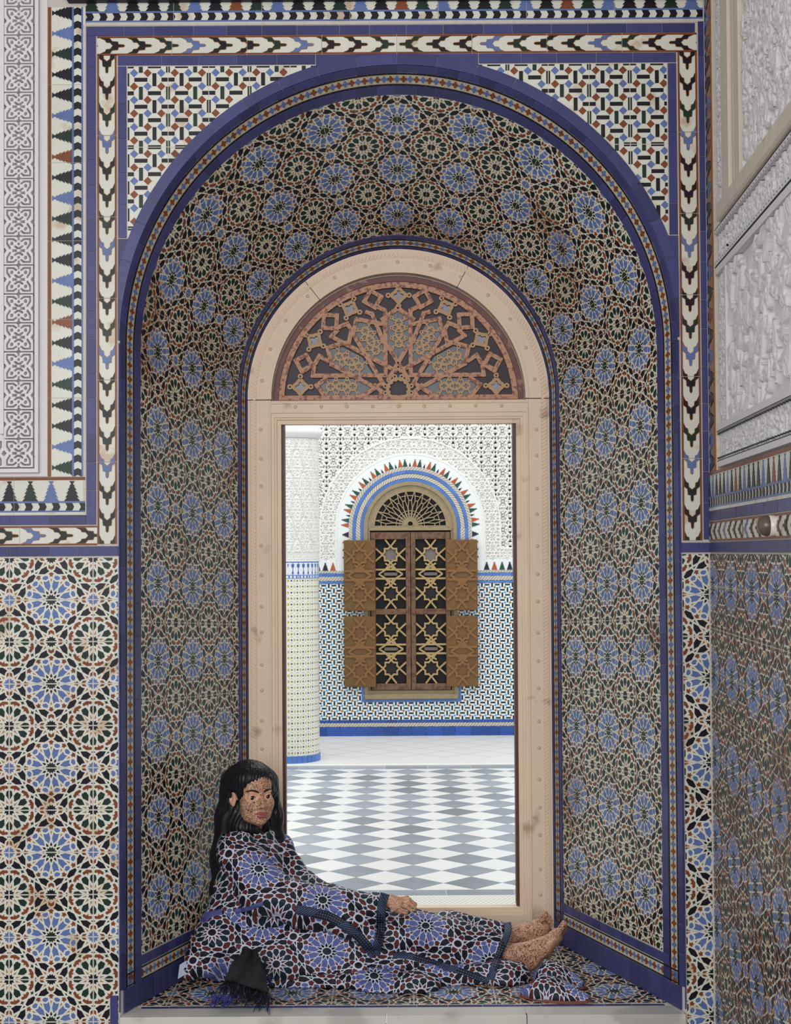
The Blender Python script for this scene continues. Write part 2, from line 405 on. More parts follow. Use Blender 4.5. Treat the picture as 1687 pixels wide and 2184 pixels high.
# merlon (stepped tree) band and check band
def tree(uc,vb,H,W,sg=1):
    xs=[0,.19,.38,.57,.75]; ws=[1,.87,.73,.58,.40]; pts=[(W,0)]
    for i in range(5):
        pts.append((ws[i]*W,xs[i])); nx=xs[i]+.19 if i<4 else .86
        pts.append((max(ws[i]-.40,.12)*W,nx))
    pts=[(W,0)]
    for i in range(5):
        if i: pts.append((ws[i]*W,xs[i]-.02))
        pts.append((max(ws[i]-.38,.10)*W,(xs[i+1] if i<4 else .86)))
    pts.append((.34*W,1.0))
    full=[(u,v) for u,v in pts]+[(-u,v) for u,v in pts[::-1]]
    return [(uc+u,vb+sg*v*H) for u,v in full]
SEQ=['dark','green','blue','dark','brown','green','blue','dark']
def merlon_band(xf,u0,u1,vb,sg,parent,ph=0,T=.2738,H=.066,gr='white'):
    """vb: base line of the trees; sg: direction of the tips"""
    n=max(1,round((u1-u0)/T)); L=(u1-u0)/n; tp=T/4; cp=T/6.1; idx=0
    tr=[]; c=u0+ph-tp; i=0
    while c<u1+tp: tr.append((c,['dark','green','blue','dark','brown','green','blue','dark'][i%8] if i%4 else ['brown','dark'][(i//4)%2])); c+=tp; i+=1
    Wd=MZ.index
    for j in range(n):
        a,b_=u0+j*L,u0+(j+1)*L; q=MB()
        lo,hi=sorted((vb-sg*.046,vb+sg*.079))
        q.slab(xf,a+.0008,b_-.0008,lo,hi,-.006,.002,1,1,Wd(gr))
        v1=vb+sg*.074; q.slab(xf,a+.001,b_-.001,v1-.005,v1+.005,.002,.004,1,1,Wd('brown'))
        for v,hh in ((vb-sg*.003,.003),(vb-sg*.0335,.0027)): q.slab(xf,a+.001,b_-.001,v-hh,v+hh,.002,.0034,1,1,Wd('blue'))
        for c,m in tr:
            r=clip(tree(c,vb,H,.0262,sg),a+.001,b_-.001,-9,9)
            if len(r)>2: q.prism(r,xf,.002,.0036,Wd(m))
        c=u0-cp
        while c<u1+cp:
            hwv=.0125; vm=vb-sg*.0185; k=cp*.5
            r=clip([(c,vm-hwv),(c+k,vm-hwv),(c+k+.006,vm),(c+k,vm+hwv),(c,vm+hwv),(c+.006,vm)],a+.001,b_-.001,-9,9)
            if len(r)>2: q.prism(r,xf,.002,.0034,Wd('dark'))
            c+=cp
        q.build('merlon_tile',ml(MZ),parent)
Fv=lambda u,v,h:F(v,u,h)
merlon_band(Fv,2.204,3.760,-1.074,-1,WF,ph=.03)
merlon_band(F,-1.50,-1.030,2.124,1,WF,ph=.015)
merlon_band(F,-1.030,RX-.003,3.744,1,WF,ph=.02)
q=MB(); q.slab(F,-1.038,-1.028,2.078,3.70,-.006,.003); q.slab(F,-1.50,-1.038,2.078,2.082,-.006,.003); q.slab(F,-1.028,RX-.002,3.696,3.706,-.006,.003)
q.build('grout_fillet',M['grout'],WF)
# spandrels: basket pattern, 3 x 6 lattice tiles
LP=.0449
def spandrel(x0,x1,z0,z1,sd):
    nx=math.ceil((x1-x0)/(3*LP)); nz=math.ceil((z1-z0)/(6*LP))
    for ti in range(nx):
        for tj in range(nz):
            a,b_=x0+ti*3*LP,min(x0+(ti+1)*3*LP,x1); d,c=z1-tj*6*LP,max(z1-(tj+1)*6*LP,z0)
            if math.hypot(min(abs(a),abs(b_)),0)==0: continue
            far=max(math.hypot(x,z-SPR) for x in (a,b_) for z in (c,d))
            if far<FA+.03: continue
            q=MB()
            cell=[(a+.001,c+.001),(b_-.001,c+.001),(b_-.001,d-.001),(a+.001,d-.001)]
            # keep only the part outside the arch ring (fine strips)
            N=8
            for k in range(N):
                u0_,u1_=a+.0008+(b_-a-.0016)*k/N,a+.0008+(b_-a-.0016)*(k+1)/N
                um=min(abs(u0_),abs(u1_)); rr=(FA+.02)**2-um*um; zl=SPR+math.sqrt(rr) if rr>0 else c
                zl=max(zl,c+.0008)
                if zl<d-.002: q.slab(F,u0_,u1_,zl,d-.0008,-.006,.0,1,1,0)
            for i in range(-1,4):
                for j in range(-1,7):
                    gi=ti*3+i; gj=tj*6+j
                    for kind in (0,1):
                        cx=x0+(gi+.5)*LP+(.5*LP if kind else 0)*1; cz=z1-(gj+.5)*LP-(.5*LP if kind else 0)
                        if math.hypot(cx,cz-SPR)<FA+.037: continue
                        if kind==0:
                            r=.0138; pp=[(cx+r,cz),(cx,cz+r),(cx-r,cz),(cx,cz-r)]; m='blue' if (gi+gj)%2==0 else 'brown'
                        else:
                            l,t_=.0215,.0065
                            if (gi+gj)%2==0: pp=[(cx-l,cz-t_),(cx+l,cz-t_),(cx+l,cz+t_),(cx-l,cz+t_)]
                            else: pp=[(cx-t_,cz-l),(cx+t_,cz-l),(cx+t_,cz+l),(cx-t_,cz+l)]
                            m='dark' if (gi+gj)%2==0 or gi%2 else 'green'
                        r_=clip(pp,a+.0015,b_-.0015,c+.0015,d-.0015)
                        if len(r_)>2: q.prism(r_,F,0,.0014,MZ.index(m))
            q.build('tile',ml(MZ),WF)
spandrel(-.892,-.23,3.0-.01,3.561,-1)
spandrel(.23,.892,3.0-.01,3.561,1)
# wide cobalt ring on the face
def ring_bricks(r0,r1,t0,t1,pitch,parent,h=.006,name='edging_tile',clipx=None):
    n=round((t1-t0)*r1/pitch)
    for i in range(n):
        a,b_=t0+(t1-t0)*i/n+.0008/r1,t0+(t1-t0)*(i+1)/n-.0008/r1
        def xf(t,r,h_):
            x,z=r*math.sin(t),SPR+r*math.cos(t)
            if abs(x)>.923: x=math.copysign(.923,x)
            return (x,-h_,z)
        q=MB(); q.slab(xf,a,b_,r0,r1,-.006,h,4,1,0,.0008); q.build(name,M['navy'],parent)
ring_bricks(FA-.001,FA+.036,-R(89.5),R(89.5),.135,WF)
for sd in (-1,1): # straight cobalt below the springing and the widened triangles beside it
    brick_row(Fz,.46,1.94,sd*(FA-.001),sd*(FA+.004),.15,WF,h=.005)
    brick_row(Fz,1.94,SPR,sd*(FA-.001),sd*(FA+.0045),.15,WF,h=.005)
    for k in range(2):
        pp=[(sd*.923,SPR+.02),(sd*.923,2.985)]
        pts=[(sd*.9225,SPR+.17*k+.012),(sd*.9225,SPR+.17*(k+1)+.004)]
        rr=FA+.0365
        for z in (pts[1][1],(pts[0][1]+pts[1][1])/2,pts[0][1]):
            x=math.sqrt(max(rr*rr-(z-SPR)**2,0)); pts.append((sd*min(x,.9225),z))
        q=MB(); q.prism([(abs(x)*sd,z) for x,z in pts],F,-.006,.0045,0); q.build('edging_tile',M['navy'],WF)
for sd in (-1,1):   # triangles at the crown between ring and cobalt row
    pts=[(sd*.268,3.595),(sd*.002,3.5955)]
    for x in (.002,.07,.14,.21,.268): pts.append((sd*x,SPR+math.sqrt((FA+.036)**2-x*x)+.0))
    pts=pts[:1]+[(sd*.002,3.5965)]+pts[2:]
    q=MB(); q.prism(pts,F,-.006,.0045,0); q.build('edging_tile',M['navy'],WF)
# small cobalt upright tile at the sill end
q=MB(); q.slab(F,-.950,-.926,.42,.515,0,.008,1,1,0,.001); q.build('edging_tile',M['navy'],WF)
# ------------------------------------------------------------------ alcove
def cross(uc,vc,r,asp=1.0):
    pts=[]
    for k in range(4):
        a=k*math.pi/2
        for x,y in ((.36,-.36),(.55,-.36),(.72,-.40),(1.0,0),(.72,.40),(.55,.36)):
            c,s_=math.cos(a),math.sin(a); pts.append((uc+(x*c-y*s_)*r*asp,vc+(x*s_+y*c)*r))
    return pts
def cross_band(xf,u0,u1,v0,v1,pitch,per,parent,r=None,asp=1.0,vs=1.0):
    """vs: metres per v unit"""
    n=max(1,round((u1-u0)/(pitch*per))); L=(u1-u0)/n; p=L/per; vm=(v0+v1)/2; hv=abs(v1-v0)/2
    for j in range(n):
        a=u0+j*L; q=MB()
        q.slab(xf,a+.0006,a+L-.0006,v0,v1,-.006,.001,2,1,MZ.index('cream'))
        for e in (-1,1):
            vv=vm+e*hv*.90; q.slab(xf,a+.0006,a+L-.0006,vv-hv*.10,vv+hv*.10,.001,.003,2,1,MZ.index('dark'))
        for k in range(per):
            uc=a+(k+.5)*p
            pts=[(uc+(x)*p*.50*asp,vm+y*hv*.56) for x,y in cross(0,0,1)]
            q.prism(pts,xf,.001,.0026,MZ.index('brown' if (j*per+k)%2 else 'blue'))
        q.build('border_tile',ml(MZ),parent)
NLW=structs=[]
b=MB()   # vault backing
nn=160
for k in (0,):
    ts=[-math.pi/2+math.pi*i/nn for i in range(nn+1)]
    vs=[V(t,s,-.001) for s in (0,1) for t in ts]
    b.add(vs,[(i,i+1,nn+2+i,nn+1+i) for i in range(nn)],0)
VAULT=b.build('ceiling_niche',M['grout'],kind='structure',label='tiled vault of the arched alcove')
WN={}
for sd,nm in ((-1,'left'),(1,'right')):
    b=MB(); b.add([J(sd,0,0.3,-.001),J(sd,1,0.3,-.001),J(sd,1,zc(1),-.001),J(sd,0,zc(0),-.001)],[(0,1,2,3)],0)
    WN[sd]=b.build('wall_niche_'+nm,M['grout'],kind='structure',label='star tiled %s jamb of the alcove'%nm)
S0,S1=.140,.905; PSU=.26; PSO=.262
def NP(p,q,h): return NQ(PSO+p*PSU,q,h)
p0,p1=(S0-PSO)/PSU,(S1-PSO)/PSU
ZP0=.612
qend=Q0+(zc(.5)-ZP0)/PJ*(zc(.26)-ZS)/(zc(.5)-ZS)
field(NP,p0,p1,-Q0,Q0,1,VAULT,base='strap',h=.0016,nu=1,nv=8)
for sd in (-1,1):
    field(NP,p0,p1,*( (Q0,qend) if sd>0 else (-qend,-Q0)),1,WN[sd],base='strap')
# borders following the opening
def SPL(fn_args): pass
WE=WV+ (SPR-.53)
def border(s0,s1,m,pitch,kind,pv):
    for tgt,u0,u1 in ((WN[-1],-WE+.0,-WV),(VAULT,-WV,WV),(WN[1],WV,WE)):
        pt=pv if tgt is VAULT else pitch
        if kind=='brick': brick_row(NW,u0,u1,s0,s1,pt,tgt,nu=4 if tgt is VAULT else 1,h=.003,gap=.0014)
        else: cross_band(NW,u0,u1,s0,s1,pt,3,tgt)
border(.0,.034,'navy',.105,'brick',.068)
border(.036,.092,'',.0235,'cross',.0225)
border(.095,.138,'navy',.105,'brick',.068)
border(.908,.930,'navy',.10,'brick',.10)
border(.932,.974,'',.0250,'cross',.038)
border(.976,.998,'navy',.10,'brick',.10)
for sd in (-1,1):
    xf=lambda s,z,h,sd=sd: J(sd,s,z,h)
    brick_row(xf,.02,.998,.451,.528,.105,WN[sd],h=.0045,jit=.6)
    cross_band(xf,.045,.975,.530,.574,.0275,3,WN[sd])
    brick_row(xf,.10,.93,.578,.610,.055,WN[sd],h=.0046)
# niche floor
b=MB(); b.add([(-FA,-.0,ZS-.0008),(FA,0,ZS-.0008),(hw(1.05),DEP*1.05,ZS-.0008),(-hw(1.05),DEP*1.05,ZS-.0008)],[(0,1,2,3)],0)
FN=b.build('floor_niche',M['grout'],kind='structure',label='star tiled floor of the alcove')
def fxw(y): return hw(y/DEP)-.002
def FL(p,q,h):
    y=.235+(-q)*PF; x=-.10+p*PF
    lim=fxw(y); x=max(-lim,min(lim,x)); return (x,y,ZS+h)
for j in range(-5,2):
    qa,qb=max(j*.5,-(DEP-.235)/PF),min((j+1)*.5,(.235-.092)/PF)
    if qb-qa<.03: continue
    ya=.235-qb*PF; lim=fxw(ya)
    a=(-lim+.10)/PF; b_=(lim+.10)/PF
    field(FL,a,b_,qa,qb,PF,FN,base='white')
brick_row(lambda u,v,h:(u,v,ZS+h),-.865,.865,.072,.091,.10,FN,h=.001,m='navy')
# marble sill: three slabs
SILL=empty('marble_sill',(0,0,ZS),label='pale marble sill slab along the front edge of the alcove floor',cat='sill')
for a,b_ in ((-.915,-.055),(-.052,.40),(.403,.915)):
    def xf(u,v,h):
        lim=min(FA-.003,hw(max(v,0)/DEP)-.003); return (max(-lim,min(lim,u)),v,h)
    q=MB(); q.slab(xf,a,b_,-.022,.070,-.036,.0,2,6,0,.002,back=True)
    q.build('slab',M['marble'],SILL)
# riser below the sill
b=MB(); b.slab(F,-FA,FA,0,.41,-.03,-.006); RIS=b.build('trim_1',M['grout'],WF,kind='structure')
brick_row(F,-.90,.90,.33,.405,.10,WF,h=.002,m='navy',h0=-.004)
# ------------------------------------------------------------------ carved stucco
def carve_mesh(name,xf,u0,u1,v0,v1,nu,nv,hfun,m,parent,smooth=False):
    uu,vv=np.meshgrid(np.linspace(u0,u1,nu+1),np.linspace(v0,v1,nv+1))
    h=hfun(uu,vv)
    P=np.array(xf(uu,vv,h)).reshape(3,-1).T if True else None
    i=np.arange(nu); j=np.arange(nv); I,Jg=np.meshgrid(i,j); a=(Jg*(nu+1)+I).ravel()
    return npmesh(name,P,np.stack([a,a+1,a+nu+2,a+nu+1],1),m,parent,smooth)
def seg_d(x,y,a,b_):
    dx,dy=b_[0]-a[0],b_[1]-a[1]; t=np.clip(((x-a[0])*dx+(y-a[1])*dy)/(dx*dx+dy*dy+1e-12),0,1)
    return np.hypot(x-a[0]-t*dx,y-a[1]-t*dy)
def knot_h(u,v):
    U=np.minimum(u,1-u); W=np.minimum(v,1-v); d=np.full(u.shape,9.)
    def gl(pts,w):
        nonlocal d
        for a,b_ in zip(pts,pts[1:]): d=np.minimum(d,seg_d(U,W,a,b_)-w)
    gl([(.20,.42),(.10,.26),(.10,.10),(.31,.10),(.41,.17)],.018)
    gl([(.26,.24),(.26,.27)],.035); gl([(.5,.26),(.5,.27)],.028)
    gl([(.37,.35),(.45,.41),(.5,.42)],.022); gl([(.5,.10),(.5,.12)],.016); gl([(0,.44),(.05,.5)],.016)
    gl([(.30,.47),(.42,.485)],.008); gl([(0,0.0),(.5,0.0)],.010)
    d=np.minimum(d,np.abs(U-.5)+W-.075); d=np.minimum(d,np.abs(U)+np.abs(W-.5)-.06)
    return -.026*np.clip(.5-d/.022,0,1)
KS=.0945
def npF(x,z,h): return (x,-h,z)
b=MB(); b.slab(F,-1.50,-1.155,2.206,3.95,-.006,.004); SP=b.build('stucco_panel',M['stucco'],WF)
km=None
def knot(x,z):
    global km
    if km is None:
        km=carve_mesh('carved_block',lambda u,v,h:(u*KS,-h,v*KS),0,1,0,1,44,44,lambda u,v:knot_h(u,v),M['stucco'],SP)
        o=km
    else: o=km.copy(); COL.objects.link(o)
    o.location=(x,-.030,z); return o
xk=-1.2905; zk=2.233
for k in range(18): knot(xk,zk+k*(KS+.0005))
for k in range(1,3): knot(xk-k*(KS+.0005),zk)
q=MB()
for a in (-1.192,): q.slab(F,a,a+.012,2.23,3.95,.004,.026)
q.slab(F,-1.50,-1.18,2.218,2.230,.004,.026); q.slab(F,-1.306,-1.293,2.345,3.95,.004,.026)
q.build('moulding',M['stucco'],SP)
def leaves(u,v,scale,seed,dens=1.0,asp=1.0):
    """arabesque field: curved leaf shaped reliefs with deep gaps"""
    r=np.random.default_rng(seed); h=np.zeros(u.shape)
    u0,u1,v0,v1=u.min(),u.max(),v.min(),v.max(); du=(u1-u0)/(u.shape[1]-1); dv=(v1-v0)/(u.shape[0]-1)
    n=int(dens*(u1-u0)*(v1-v0)/(scale*scale)*2.6)
    for k in range(n):
        cx,cy=r.uniform(u0,u1),r.uniform(v0,v1); a=r.uniform(0,6.28); L=scale*r.uniform(.6,1.3); w=L*r.uniform(.16,.30); cv=r.uniform(-1.6,1.6)/L
        i0,i1=max(0,int((cx-L-u0)/du)),min(u.shape[1],int((cx+L-u0)/du)+2); j0,j1=max(0,int((cy-L-v0)/dv)),min(u.shape[0],int((cy+L-v0)/dv)+2)
        if i1<=i0 or j1<=j0: continue
        x=u[j0:j1,i0:i1]-cx; y=v[j0:j1,i0:i1]-cy; X_=x*math.cos(a)+y*math.sin(a); Y_=-x*math.sin(a)+y*math.cos(a); Y_=Y_-cv*X_*X_*.5
        t=X_/(L*.5); ww=w*np.clip(1-t*t,0,1)*(1-.35*t); d=np.abs(Y_)/np.maximum(ww,1e-6)
        hh=np.where(d<1,(.65+.35*np.clip((1-d)*2,0,1))*(.75+.25*r.random()),0)-np.where(d<.12,.18,0)
        h[j0:j1,i0:i1]=np.maximum(h[j0:j1,i0:i1],hh)
    return h
carve_mesh('carved_field',npF,-1.50,-1.308,2.345,3.95,50,400,lambda u,v:.0055+.016*leaves(u,v,.05,3),M['stucco'],SP)
# ------------------------------------------------------------------ right wall
b=MB(); b.slab(RW,0,2.6,0,4.3,-.12,-.03); b.slab(RW,0,2.0,0,2.20,-.03,-.0008); b.slab(RW,0,.144,2.2,4.0,-.03,-.0008); WR=b.build('wall_right',M['grout'],kind='structure',label='side wall running from the corner towards the viewer, star tiles below, carved stucco above')
PRW=.335
def RWz(p,q,h): return RW(.715+p*PRW,1.012-q*.274,h)
field(RWz,(.004-.715)/PRW,(1.5-.715)/PRW,(1.012-1.940)/.274,(1.012-.05)/.274,1,WR,base='strap')
brick_row(RW,.002,1.5,1.943,1.976,.10,WR); brick_row(RW,.002,1.5,2.046,2.078,.085,WR)
chev_band(RW,.002,1.50,2.011,WR,-1,ph=.03)
merlon_band(RW,.002,1.5,2.124,1,WR,ph=.02)
merlon_band(lambda u,v,h:RW(v,u,h),2.204,3.95,.064,1,WR,ph=.03,H=.078,gr='tan')  # white ground coloured tan: shade and reflection put into the colour
b=MB(); b.slab(RW,.146,2.0,2.206,3.95,-.0295,-.0285); RS=b.build('stucco_panel',M['stucco'],WR)
def npR(d,z,h): return (RX-.05*d-h,-d+.05*h,z)
def rfield(d0,d1,z0,z1,res,sc,seed,dep=.012,dens=1.):
    carve_mesh('carved_field',npR,d0,d1,z0,z1,int((d1-d0)/res),int((z1-z0)/res*1.3),lambda u,v:-.024+(dep+.005)*leaves(u,v,sc,seed,dens),M['stucco'],RS,True)
rfield(.335,1.5,2.35,2.825,.003,.085,11,.014,1.6)
rfield(.14,1.5,2.235,2.325,.004,.03,12,.009,1.6)
rfield(.155,.312,2.35,2.955,.003,.03,13,.009,1.6); rfield(.155,.262,2.98,3.9,.003,.03,17,.009,1.6)
rfield(.33,1.5,2.875,2.955,.004,.03,14,.009,1.6)
rfield(.61,1.5,3.04,3.95,.004,.045,15,.013,1.6)
q=MB()
for z0,z1 in ((2.326,2.349),(2.826,2.848),(2.856,2.872),(2.214,2.232),(2.957,2.972)): q.slab(RW,.15,1.6,z0,z1,-.028,-.003)
for d0,d1 in ((.316,.330),): q.slab(RW,d0,d1,2.35,2.83,-.028,-.003)
q.build('moulding',M['stucco'],RS)
q=MB()
for z in (2.328,2.2335,2.852,2.971): q.slab(RW,.14,1.6,z-.0014,z+.0014,-.01,-.0026)
d=.15
while d<1.5:
    for z in (2.3195,2.243,2.8635,2.961):
        q.slab(RW,d,d+.007,z-.002,z+.002,-.01,-.0026)
    d+=.034
q.build('drilled_groove',M['line'],RS)
WM=empty('window_frame',(0,0,0),label='cream moulded window surround high on the side wall above a plain sloping sill',cat='window frame')
q=MB()
for d0,d1,h in ((.265,.31,-.008),(.31,.33,-.002),(.33,.45,.004),(.45,.48,-.006),(.48,.52,-.011),(.52,.605,.0)): q.slab(RW,d0,d1,2.975,3.95,-.028,h,1,1,0,.002)
q.build('side_moulding',M['oldplaster'],WM)
q=MB(); q.slab(RW,.265,1.6,2.974,3.030,-.028,.012,1,1,0,.006); q.build('sill',M['oldplaster'],WM)
# round knob on the side wall
kp=RW(1.05,2.012,0)
KN=empty('wall_knob',kp,label='round brown knob with a white collar on the chevron band of the side wall',cat='knob')
def lat_x(prof,n=24): # lathe about -x
    q=MB(); q.lathe(prof,n=n); q.v=[(-z,y,x) for x,y,z in q.v]; return q
M['knobwood']=mat('knob_bronze',base=srgb(96,82,72),rough=.28,noise=.35,nscale=60,spec=.6)
M['ceramic']=mat('white_ceramic',base=srgb(225,220,210),rough=.25)
lat_x([(.0,-.001),(.026,-.001),(.0275,.003),(.0275,.016),(.025,.019)]).build('collar',M['ceramic'],KN,smooth=True)
lat_x([(.0255,.018),(.0268,.026),(.024,.036),(.017,.044),(.008,.0475),(.0,.048)]).build('dome',M['knobwood'],KN,smooth=True)
# dark beam above
M['beam']=mat('dark_beam_wood',base=srgb(30,28,34),rough=.6,noise=.3,nscale=20)
b=MB(); b.box(-1.085,RX,-.05,.0,3.772,3.95); b.build('ceiling_beam',M['beam'],label='dark beam along the top of the tiled wall above the merlon frieze',cat='beam')
# unseen slabs added out of frame to shape the light
b=MB(); b.box(-2.6,2.6,-3.4,.0,4.3,4.4); b.build('ceiling_light_blocker',M['plaster'],kind='structure')  # added unseen roof, darkens the upper wall
M['ground']=mat('bounce_damping_ground',base=srgb(120,104,92),rough=.6,noise=.15,nscale=6)  # invented mid-brown, dark enough to cut bounce light into the vault
b=MB(); b.box(-4,4,-8,0,-.1,0); b.build('floor',M['ground'],kind='structure')  # unseen slab added for its bounced light
#PART2
# ------------------------------------------------------------------ wooden door frame at the back of the alcove
M['wood']=mat('painted_cream_wood',base=srgb(228,206,182),rough=.55,noise=.07,nscale=6,bump=.25,bscale=35,bdist=.001,dirt=(srgb(150,118,92),7,.63,.6))
M['nail']=mat('painted_nail',base=srgb(206,182,158),rough=.5,noise=.2,nscale=50)
M['redwood']=mat('dark_red_wood',base=srgb(82,38,32),rough=.5,noise=.2,nscale=30)
DF=empty('door_frame',(0,.905,ZS),label='cream painted wooden arched frame around the open doorway at the back of the alcove',cat='door frame')
DF.location=(0,0,0)
def FR(x,z,h): return (x,.905-h,z)
RO,RI,SZ=.5865,.500,2.545
def arcp(r,a0,a1,n): return [(-r*math.cos(a0+(a1-a0)*i/n),SZ+r*math.sin(a0+(a1-a0)*i/n)) for i in range(n+1)]
cuts=[0,R(52),R(118),R(180)]
for a,b_ in zip(cuts,cuts[1:]):
    q=MB(); e=.0022; q.ringslab(FR,arcp(RI-.004,a+e,b_-e,20),arcp(RO,a+e,b_-e,20),-.07,.014)
    q.ringslab(FR,arcp(RI-.006,a+e,b_-e,20),arcp(RI+.006,a+e,b_-e,20),-.03,.019)
    q.ringslab(FR,arcp(RO-.034,a+e,b_-e,20),arcp(RO-.030,a+e,b_-e,20),-.03,.017)
    q.build('arch_board',M['wood'],DF)
for sd in (-1,1):
    q=MB()
    for r0,r1,h in ((RI,RO,.014),(RI-.004,RI+.004,.019),(RO-.034,RO-.030,.017),(RO-.012,RO-.008,.017)):
        q.slab(FR,*sorted((sd*r0,sd*r1)),.452,SZ-.002,-.07,h,1,1,0,.001)
    q.build('stile',M['wood'],DF)
q=MB()  # rope moulding
for sd in (-1,1):
    z=.47
    while z<SZ: q.bar((sd*(.5565),z),(sd*.5725,z+.012),.008,FR,.013,.0185); z+=.0142
n=118
for i in range(n):
    a=math.pi*i/n; s_=1 if a<math.pi/2 else -1; a2=a+.022*s_
    q.bar((-.5565*math.cos(a),SZ+.5565*math.sin(a)),(-.5725*math.cos(a2),SZ+.5725*math.sin(a2)),.008,FR,.013,.0185)
q.build('rope_moulding',M['wood'],DF)
q=MB(); q.slab(FR,-.4995,.4995,2.492,2.541,-.07,.016,1,1,0,.002); q.slab(FR,-.499,.499,2.528,2.534,-.03,.021,1,1,0,.001); q.build('transom',M['wood'],DF)
def rring(x1,zb,zt,w,h0,h1,name,m):
    q=MB(); pi=[(-x1+w,zb+w),(x1-w,zb+w),(x1-w,zt-w),(-x1+w,zt-w)]; po_=[(-x1,zb),(x1,zb),(x1,zt),(-x1,zt)]
    q.ringslab(FR,pi,po_,h0,h1,0,True); q.build(name,m,DF)
rring(.4995,.533,2.4925,.016,-.06,.010,'opening_moulding',M['wood'])
rring(.484,.548,2.477,.009,-.06,.002,'opening_moulding',M['wood'])
rring(.4755,.557,2.468,.017,-.06,-.010,'opening_moulding',M['wood'])
q=MB(); q.slab(FR,-.499,.499,.452,.534,-.07,.012,1,1,0,.003); q.slab(FR,-.499,.499,.500,.512,-.03,.020,1,1,0,.003); q.build('bottom_rail',M['wood'],DF)
for sd in (-1,1):
    q=MB(); q.slab(FR,*sorted((sd*.447,sd*.459)),.575,2.452,-.085,-.03); q.build('rebate_strip',M['redwood'],DF)
nl=None
def nail(x,z,h=.014):
    global nl
    if nl is None:
        b=MB(); b.lathe([(0.0075,0),(.007,.002),(.0045,.0032),(0,.0036)],n=10); b.v=[(x_,-z_,y_) for x_,y_,z_ in b.v]
        nl=b.build('nail',M['nail'],DF,smooth=True); o=nl
    else: o=nl.copy(); COL.objects.link(o)
    o.location=(x,.905-h,z)
for sd in (-1,1):
    z=.62
    while z<2.52: nail(sd*.535,z+random.uniform(-.01,.01)); z+=.113
for i in range(13): a=R(8+164*i/12); nail(-.535*math.cos(a),SZ+.535*math.sin(a))
for i in range(9): nail(-.40+.1*i,2.517,.016)
# wall behind the frame
b=MB(); b.ringslab(lambda x,z,h:(x,.985-h,z),arch_pts(.500,SZ,.0),outer(arch_pts(.500,SZ,.0),-2.6,2.6,4.3),-.12,0)
b.build('wall_back',M['plaster'],kind='structure')
# ------------------------------------------------------------------ fanlight
M['carved']=mat('red_painted_carving',base=srgb(186,136,104),rough=.5,noise=.3,nscale=120,dirt=(srgb(110,46,36),70,.50,.85))
M['goldcarv']=mat('old_gold_carving',base=srgb(172,134,90),rough=.45,noise=.2,nscale=60)
M['redpaint']=mat('oxblood_paint',base=srgb(98,52,50),rough=.5,noise=.25,nscale=25,dirt=(srgb(170,130,110),30,.6,.6))
M['glass_p']=mat('plum_glass',base=srgb(44,30,44),rough=.4,spec=.25,noise=.35,nscale=14)
M['glass_g']=mat('frosted_grey_glass',base=srgb(112,116,124),rough=.4,spec=.3,noise=.3,nscale=16)
M['glass_b']=mat('blue_glass',base=srgb(44,58,96),rough=.2,noise=.4,nscale=30)
FAN=empty('fanlight',(0,0,0),label='carved and painted half round fanlight with star straps and coloured glass',cat='fanlight')
FC=2.541
def FX(cx,cy): return ((cx/5.817-279)/548,FC+max((278-cy/5.817),0)/548)
def FY(x,z,h): return (x,.945-h,z)
b=MB(); b.prism([(.488*math.cos(math.pi*i/48),FC+.488*math.sin(math.pi*i/48)) for i in range(49)],FY,-.012,-.002); b.build('pane',M['glass_p'],FAN)
q=MB(); 
def ap(r,n=48): return [(-r*math.cos(math.pi*i/n),FC+r*math.sin(math.pi*i/n)) for i in range(n+1)]
q.ringslab(FY,ap(.470),ap(.4925),-.002,.020); q.slab(FY,-.49,.49,FC-.001,FC+.006,-.002,.02); q.build('outer_rim',M['redpaint'],FAN)
q=MB(); q.ringslab(FY,ap(.447),ap(.469),-.002,.015); q.slab(FY,-.465,.465,FC+.006,FC+.024,-.002,.0145); q.build('rim',M['carved'],FAN)
def strap(pts,w=.0165,m='carved',hh=.011,both=True,closed=False):
    for s_ in ((1,-1) if both else (1,)):
        P_=[(x*s_,z) for x,z in (FX(*p) for p in pts)]
        q=MB(); q.poly(P_,w,FY,-.002,hh+random.uniform(0,.0012),0,closed); q.poly(P_,w*.35,FY,hh,hh+.0022,0,closed); q.build('strap',M[m],FAN)
def sqr(c,h_,a): return [(c[0]+h_*math.sqrt(2)*math.cos(R(a+45+90*k)),c[1]+h_*math.sqrt(2)*math.sin(R(a+45+90*k))) for k in range(4)]
strap(sqr((1310,335),78,30),closed=True); strap(sqr((775,615),82,3),closed=True); strap(sqr((445,1130),74,-28),closed=True)
for pts in ([(1465,480),(1465,1290),(555,1290),(570,1190)],[(1440,650),(1105,585),(1060,770),(1430,1390),(1140,1570)],
            [(790,800),(1590,1235),(1640,1165)],[(930,885),(740,940),(790,1150),(1300,1425)],[(1235,500),(1300,520),(1440,870)],
            [(1370,430),(1465,480)],[(1430,590),(1634,440)],[(1500,930),(1740,1330)],[(870,690),(990,640),(1040,720),(1010,880),(920,885)],
            [(860,730),(790,800)],[(430,1240),(590,1130),(640,1045),(740,1110)],[(720,1330),(600,1410),(730,1580)],[(1330,1420),(1420,1500),(1380,1570)]):
    strap(pts)
def glass(pts,m):
    for s_ in (1,-1):
        q=MB(); q.prism([(x*s_,z) for x,z in (FX(*p) for p in pts)],FY,-.002,.0006); q.build('pane',M[m],FAN)
glass([(1485,560),(1621,470),(1621,1160),(1485,920)],'glass_g'); glass([(1130,620),(1260,640),(1430,900),(1445,1130),(1270,1060),(1080,740)],'glass_g')
